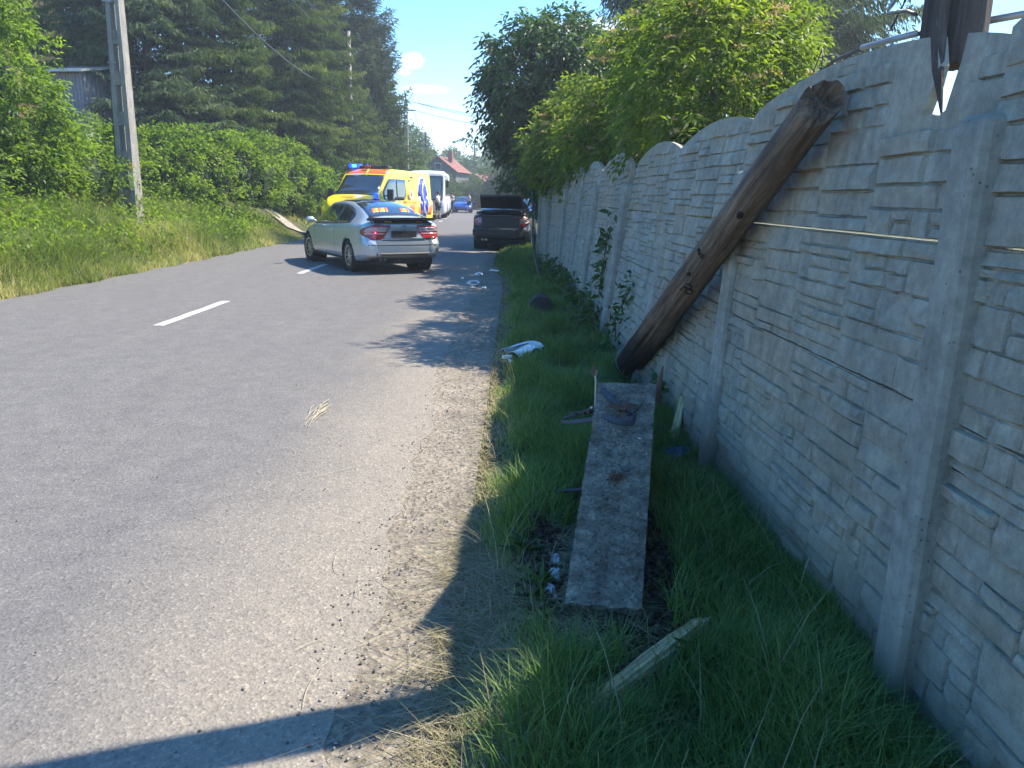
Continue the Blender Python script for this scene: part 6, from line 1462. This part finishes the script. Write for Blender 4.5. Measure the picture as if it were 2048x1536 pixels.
# ------------------------------------------------------------------ buildings
def gable_house(name, label, loc, rz, wdt, dep, eave, ridge, wallm, z0=0):
    root = empty(name, loc, rz, label, 'house'); ov = .35; sl = (ridge - eave)/(wdt/2)
    b = MB(); b.prism([(-wdt/2, 0), (wdt/2, 0), (wdt/2, eave), (0, ridge), (-wdt/2, eave)], 0, dep, Matrix(((1, 0, 0, 0), (0, 0, 1, 0), (0, 1, 0, 0), (0, 0, 0, 1)))); b.build('wall', M[wallm], root)
    for sg in (-1, 1):
        rows = 9; rl = math.hypot(wdt/2 + ov, sl*(wdt/2 + ov)); 
        b = MB(); 
        for k in range(rows):
            t0, t1 = k/rows, (k+1)/rows; xa, xb = sg*(wdt/2 + ov)*t0, sg*(wdt/2 + ov)*t1; za, zb_ = ridge + .10 - sl*abs(xa), ridge + .10 - sl*abs(xb)
            b.add([(xa, -ov, za), (xa, dep + ov, za), (xb, dep + ov, zb_ + .05), (xb, -ov, zb_ + .05), (xb, -ov, zb_ - .02), (xb, dep + ov, zb_ - .02), (xa, -ov, za - .08), (xa, dep + ov, za - .08)],
                  [(0, 1, 2, 3), (3, 2, 5, 4), (6, 7, 5, 4), (0, 3, 4, 6), (1, 2, 5, 7)])
        r = b.build('roof', M['rooftile'], root)
    b = MB(); b.box((wdt*.22, dep*.35, ridge + .1), (.5, .5, 1.3)); b.build('chimney', M['rooftile'], r)
    for x in (-wdt*.25, wdt*.25):
        for z in (eave*.45,):
            b = MB(); b.box((x, -.03, z), (1.0, .06, 1.2)); f = b.build('window', M['white'], root)
            b = MB(); b.box((x, -.07, z), (.84, .03, 1.04)); b.build('pane', M['glass'], f)
    b = MB(); b.box((0, -.03, eave + .5), (.8, .06, .8)); f = b.build('window', M['white'], root); b = MB(); b.box((0, -.07, eave + .5), (.66, .03, .66)); b.build('pane', M['glass'], f)
    return root
gable_house('house', 'house with a red tiled roof and dark gable above the bus', (-9.3, 95, 0), R(-14), 4.4, 5, 4.3, 5.9, 'plaster')
gable_house('house', 'farther small house with a red tiled roof and white chimney', (-6.3, 122, 0), R(-32), 6.6, 10, 2.6, 4.7, 'plaster')
hs_ = empty('house', (-21.5, 37.5, tz(-21.5, 37.5)), R(25), 'tall ochre house glimpsed through the conifers at the left edge', 'house')
b = MB(); b.box((0, 3, 4.5), (7, 6, 9.0)); b.build('wall', M['ochre'], hs_)
for x, z in ((-2, 3), (1.5, 3), (-2, 6.3), (1.5, 6.3)):
    b = MB(); b.box((x, -.04, z), (1.3, .08, 1.6)); f = b.build('window', M['white'], hs_); b = MB(); b.box((x, -.09, z), (1.1, .03, 1.4)); b.build('pane', M['glass'], f)
b = MB(); b.prism([(-3.9, 9), (3.9, 9), (0, 11.2)], -.4, 6.4, Matrix(((1, 0, 0, 0), (0, 0, 1, 0), (0, 1, 0, 0), (0, 0, 0, 1)))); b.build('roof', M['rooftile'], hs_)
sh = empty('metal_shed', (-15.75, 28.2, 2.85), R(-8), 'grey corrugated sheet metal shed on a white plinth above the shrubs', 'shed')
b = MB(); n = 26
for i in range(n + 1):
    x = -1.6 + 3.2*i/n; y = .03*(1 if i % 2 else -1); b.v += [(x, y, .55), (x, y, 2.55)]
b.f = [(2*i, 2*i+2, 2*i+3, 2*i+1) for i in range(n)]; b.build('sheet_wall', M['sheet'], sh, recalc=False)
b = MB()
for i in range(n + 1):
    y = 2.8*i/n; b.v += [(1.6 + .03*(1 if i % 2 else -1), y, .55), (1.6 + .03*(1 if i % 2 else -1), y, 2.55)]
b.f = [(2*i, 2*i+2, 2*i+3, 2*i+1) for i in range(n)]; b.build('sheet_wall', M['sheet'], sh, recalc=False)
b = MB(); b.add([(-1.8, -.3, 2.52), (1.9, -.3, 2.52), (1.9, 3, 3.15), (-1.8, 3, 3.15), (-1.8, -.3, 2.60), (1.9, -.3, 2.60), (1.9, 3, 3.23), (-1.8, 3, 3.23)], [(0, 1, 2, 3), (4, 5, 6, 7), (0, 1, 5, 4), (1, 2, 6, 5), (2, 3, 7, 6), (3, 0, 4, 7)]); b.build('roof', M['steel'], sh)
b = MB(); b.box((0, 1.3, -.6), (3.5, 2.9, 2.3)); b.build('plinth', M['whitebase'], sh)
b = MB(); b.add([(.9, -.16, -.3), (1.7, -.16, -.3), (1.3, -.16, .52), (.9, -.22, -.3), (1.7, -.22, -.3), (1.3, -.22, .52)], [(0, 1, 2), (3, 4, 5), (0, 1, 4, 3), (1, 2, 5, 4), (2, 0, 3, 5)]); b.build('white_buttress', M['white'], sh); sh.scale = (.52, 1, 1)

# ------------------------------------------------------------------ people
def person(label, loc, face, shirt, pants, shorts=False, walk=.1, seed=0, arms=.1, h=1.75, lean=0):
    root = empty('person', loc, face, label, 'person'); k = h/1.75
    # joints: x forward, y left
    J = {'pelvis': (0, 0, .95), 'belly': (.01 + lean*.3, 0, 1.08), 'chest': (.0 + lean*.7, 0, 1.30), 'neck': (.0 + lean, 0, 1.47), 'head': (.02 + lean, 0, 1.57), 'crown': (.01 + lean, 0, 1.70)}
    R_ = {'pelvis': (.13, .16), 'belly': (.12, .14), 'chest': (.12, .17), 'neck': (.05, .055), 'head': (.085, .075), 'crown': (.07, .065)}
    E = [('pelvis', 'belly'), ('belly', 'chest'), ('chest', 'neck'), ('neck', 'head'), ('head', 'crown')]
    for s_, sg in (('l', 1), ('r', -1)):
        st = walk*sg
        J.update({s_+'hip': (0, .10*sg, .90), s_+'knee': (.10*st*3 + .02, .105*sg, .50), s_+'ankle': (.18*st*3 - .02, .11*sg, .09), s_+'toe': (.18*st*3 + .14, .12*sg, .03),
                  s_+'sho': (lean*.9, .18*sg, 1.40), s_+'elb': (-.04 - st*.6 + arms*.3, .25*sg, 1.14), s_+'wri': (.06 - st*.8 + arms*2, .20*sg + (-.03*sg), .96 + arms), s_+'hand': (.10 - st*.8 + arms*2.5, .18*sg, .88 + arms*1.4)})
        R_.update({s_+'hip': (.09, .09), s_+'knee': (.055, .055), s_+'ankle': (.036, .036), s_+'toe': (.035, .028), s_+'sho': (.055, .055), s_+'elb': (.038, .038), s_+'wri': (.027, .027), s_+'hand': (.035, .022)})
        E += [('pelvis', s_+'hip'), (s_+'hip', s_+'knee'), (s_+'knee', s_+'ankle'), (s_+'ankle', s_+'toe'), ('chest', s_+'sho'), (s_+'sho', s_+'elb'), (s_+'elb', s_+'wri'), (s_+'wri', s_+'hand')]
    def skin(name, keys, edges, fat, mat, cut=None):
        ids = {q: i for i, q in enumerate(keys)}; P = dict(J)
        if cut: P.update(cut)
        me = bpy.data.meshes.new(name); me.from_pydata([tuple(c_*k for c_ in P[q]) for q in keys], [(ids[a], ids[b_]) for a, b_ in edges], []); me.materials.append(mat)
        o = link(name, me, root); m = o.modifiers.new('skin', 'SKIN'); m.use_smooth_shade = True
        for q, v in zip(keys, me.skin_vertices[0].data): v.radius = ((R_[q][0] + fat)*k, (R_[q][1] + fat)*k); v.use_root = (q == keys[0])
        sb = o.modifiers.new('subdivision', 'SUBSURF'); sb.levels = 1; sb.render_levels = 1; return o
    body = skin('body', list(J), E, 0, M['skin'])
    skin('shirt', ['chest', 'belly', 'pelvis', 'lsho', 'rsho', 'lelb', 'relb'], [('chest', 'belly'), ('belly', 'pelvis'), ('chest', 'lsho'), ('chest', 'rsho'), ('lsho', 'lelb'), ('rsho', 'relb')], .014, M[shirt], {'lelb': tuple(Vector(J['lsho']).lerp(Vector(J['lelb']), .6)), 'relb': tuple(Vector(J['rsho']).lerp(Vector(J['relb']), .6))})
    e = .85 if shorts else .9; kk = ['pelvis', 'lhip', 'rhip', 'lknee', 'rknee'] + ([] if shorts else ['lankle', 'rankle'])
    skin('shorts' if shorts else 'trousers', kk, [('pelvis', 'lhip'), ('pelvis', 'rhip'), ('lhip', 'lknee'), ('rhip', 'rknee')] + ([] if shorts else [('lknee', 'lankle'), ('rknee', 'rankle')]), .016, M[pants])
    b = MB(); b.lathe([(.0, .10), (.05, .09), (.085, .04), (.095, -.02), (.085, -.06), (.06, -.08)], 'Z', 14); b.v = [((v[0]*1.05 + J['head'][0] - .012)*k, v[1]*.92*k, (v[2] + 1.645)*k) for v in b.v]; b.build('hair', M['hair'], root, smooth=True)
    b = MB()
    for sg in (1, -1):
        b.lathe([(0, -.008), (.008, 0), (0, .008)], 'X', 6, ((J['head'][0] + .082)*k, sg*.03*k, 1.60*k))
        b.box(((J['head'][0])*k, sg*.083*k, 1.585*k), (.035, .02, .055))
    b.box(((J['head'][0] + .095)*k, 0, 1.575*k), (.03, .022, .04)); b.box(((J['head'][0] + .080)*k, 0, 1.535*k), (.012, .05, .010)); b.build('face_features', M['skin'], root)
    b = MB()
    for s_, sg in (('l', 1), ('r', -1)):
        a = Vector(J[s_+'ankle']); b.box(((a.x + .06)*k, a.y*k, .045), (.27, .095, .085))
    b.build('shoes', M['navy'], root, bevel=.02); return root
person('person in a pale grey t-shirt and dark shorts walking past the bus front', (-4.95, 50.4, .012), R(150), 'shirtgrey', 'navy', True, .12, 1, .12)
person('person in a white shirt standing beside the bright blue car', (-4.15, 70.5, .012), R(200), 'shirtwhite', 'navy', False, .10, 2, .1)
person('person in a white top seen between the bus and the blue car', (-5.35, 66.0, .012), R(250), 'shirtwhite', 'navy', False, .05, 3, .2)
person('person in a red shirt beyond the far end of the fence', (1.28, 47.0, tz(1.28, 47)), R(220), 'shirtred', 'navy', False, .05, 4, .1)
person('person in a red and grey top walking behind the one in red', (1.72, 50.0, tz(1.72, 50)), R(160), 'shirtgrey', 'navy', False, .1, 5, .1)
b = MB()
wl_ = empty('brick_wall', (2.35, 55.5, tz(2.3, 55.5)), 0, 'low red brick garden wall beyond the far end of the fence', 'wall')
for j in range(9):
    for i in range(9):
        b = None
        if not (j == 0 and i == 0):
            o = bpy.data.objects.new('brick', bm0); COL.objects.link(o)
        else:
            q = MB(); q.box((0, 0, 0), (.24, .12, .19)); o = q.build('brick', plain('red_brick', (.38, .10, .06), .9, var=.3, scale=3)); bm0 = o.data
        o.parent = wl_; o.location = (-1.1 + .25*i + (.12 if j % 2 else 0), .01*((i*7 + j*3) % 3), .10 + .2*j)
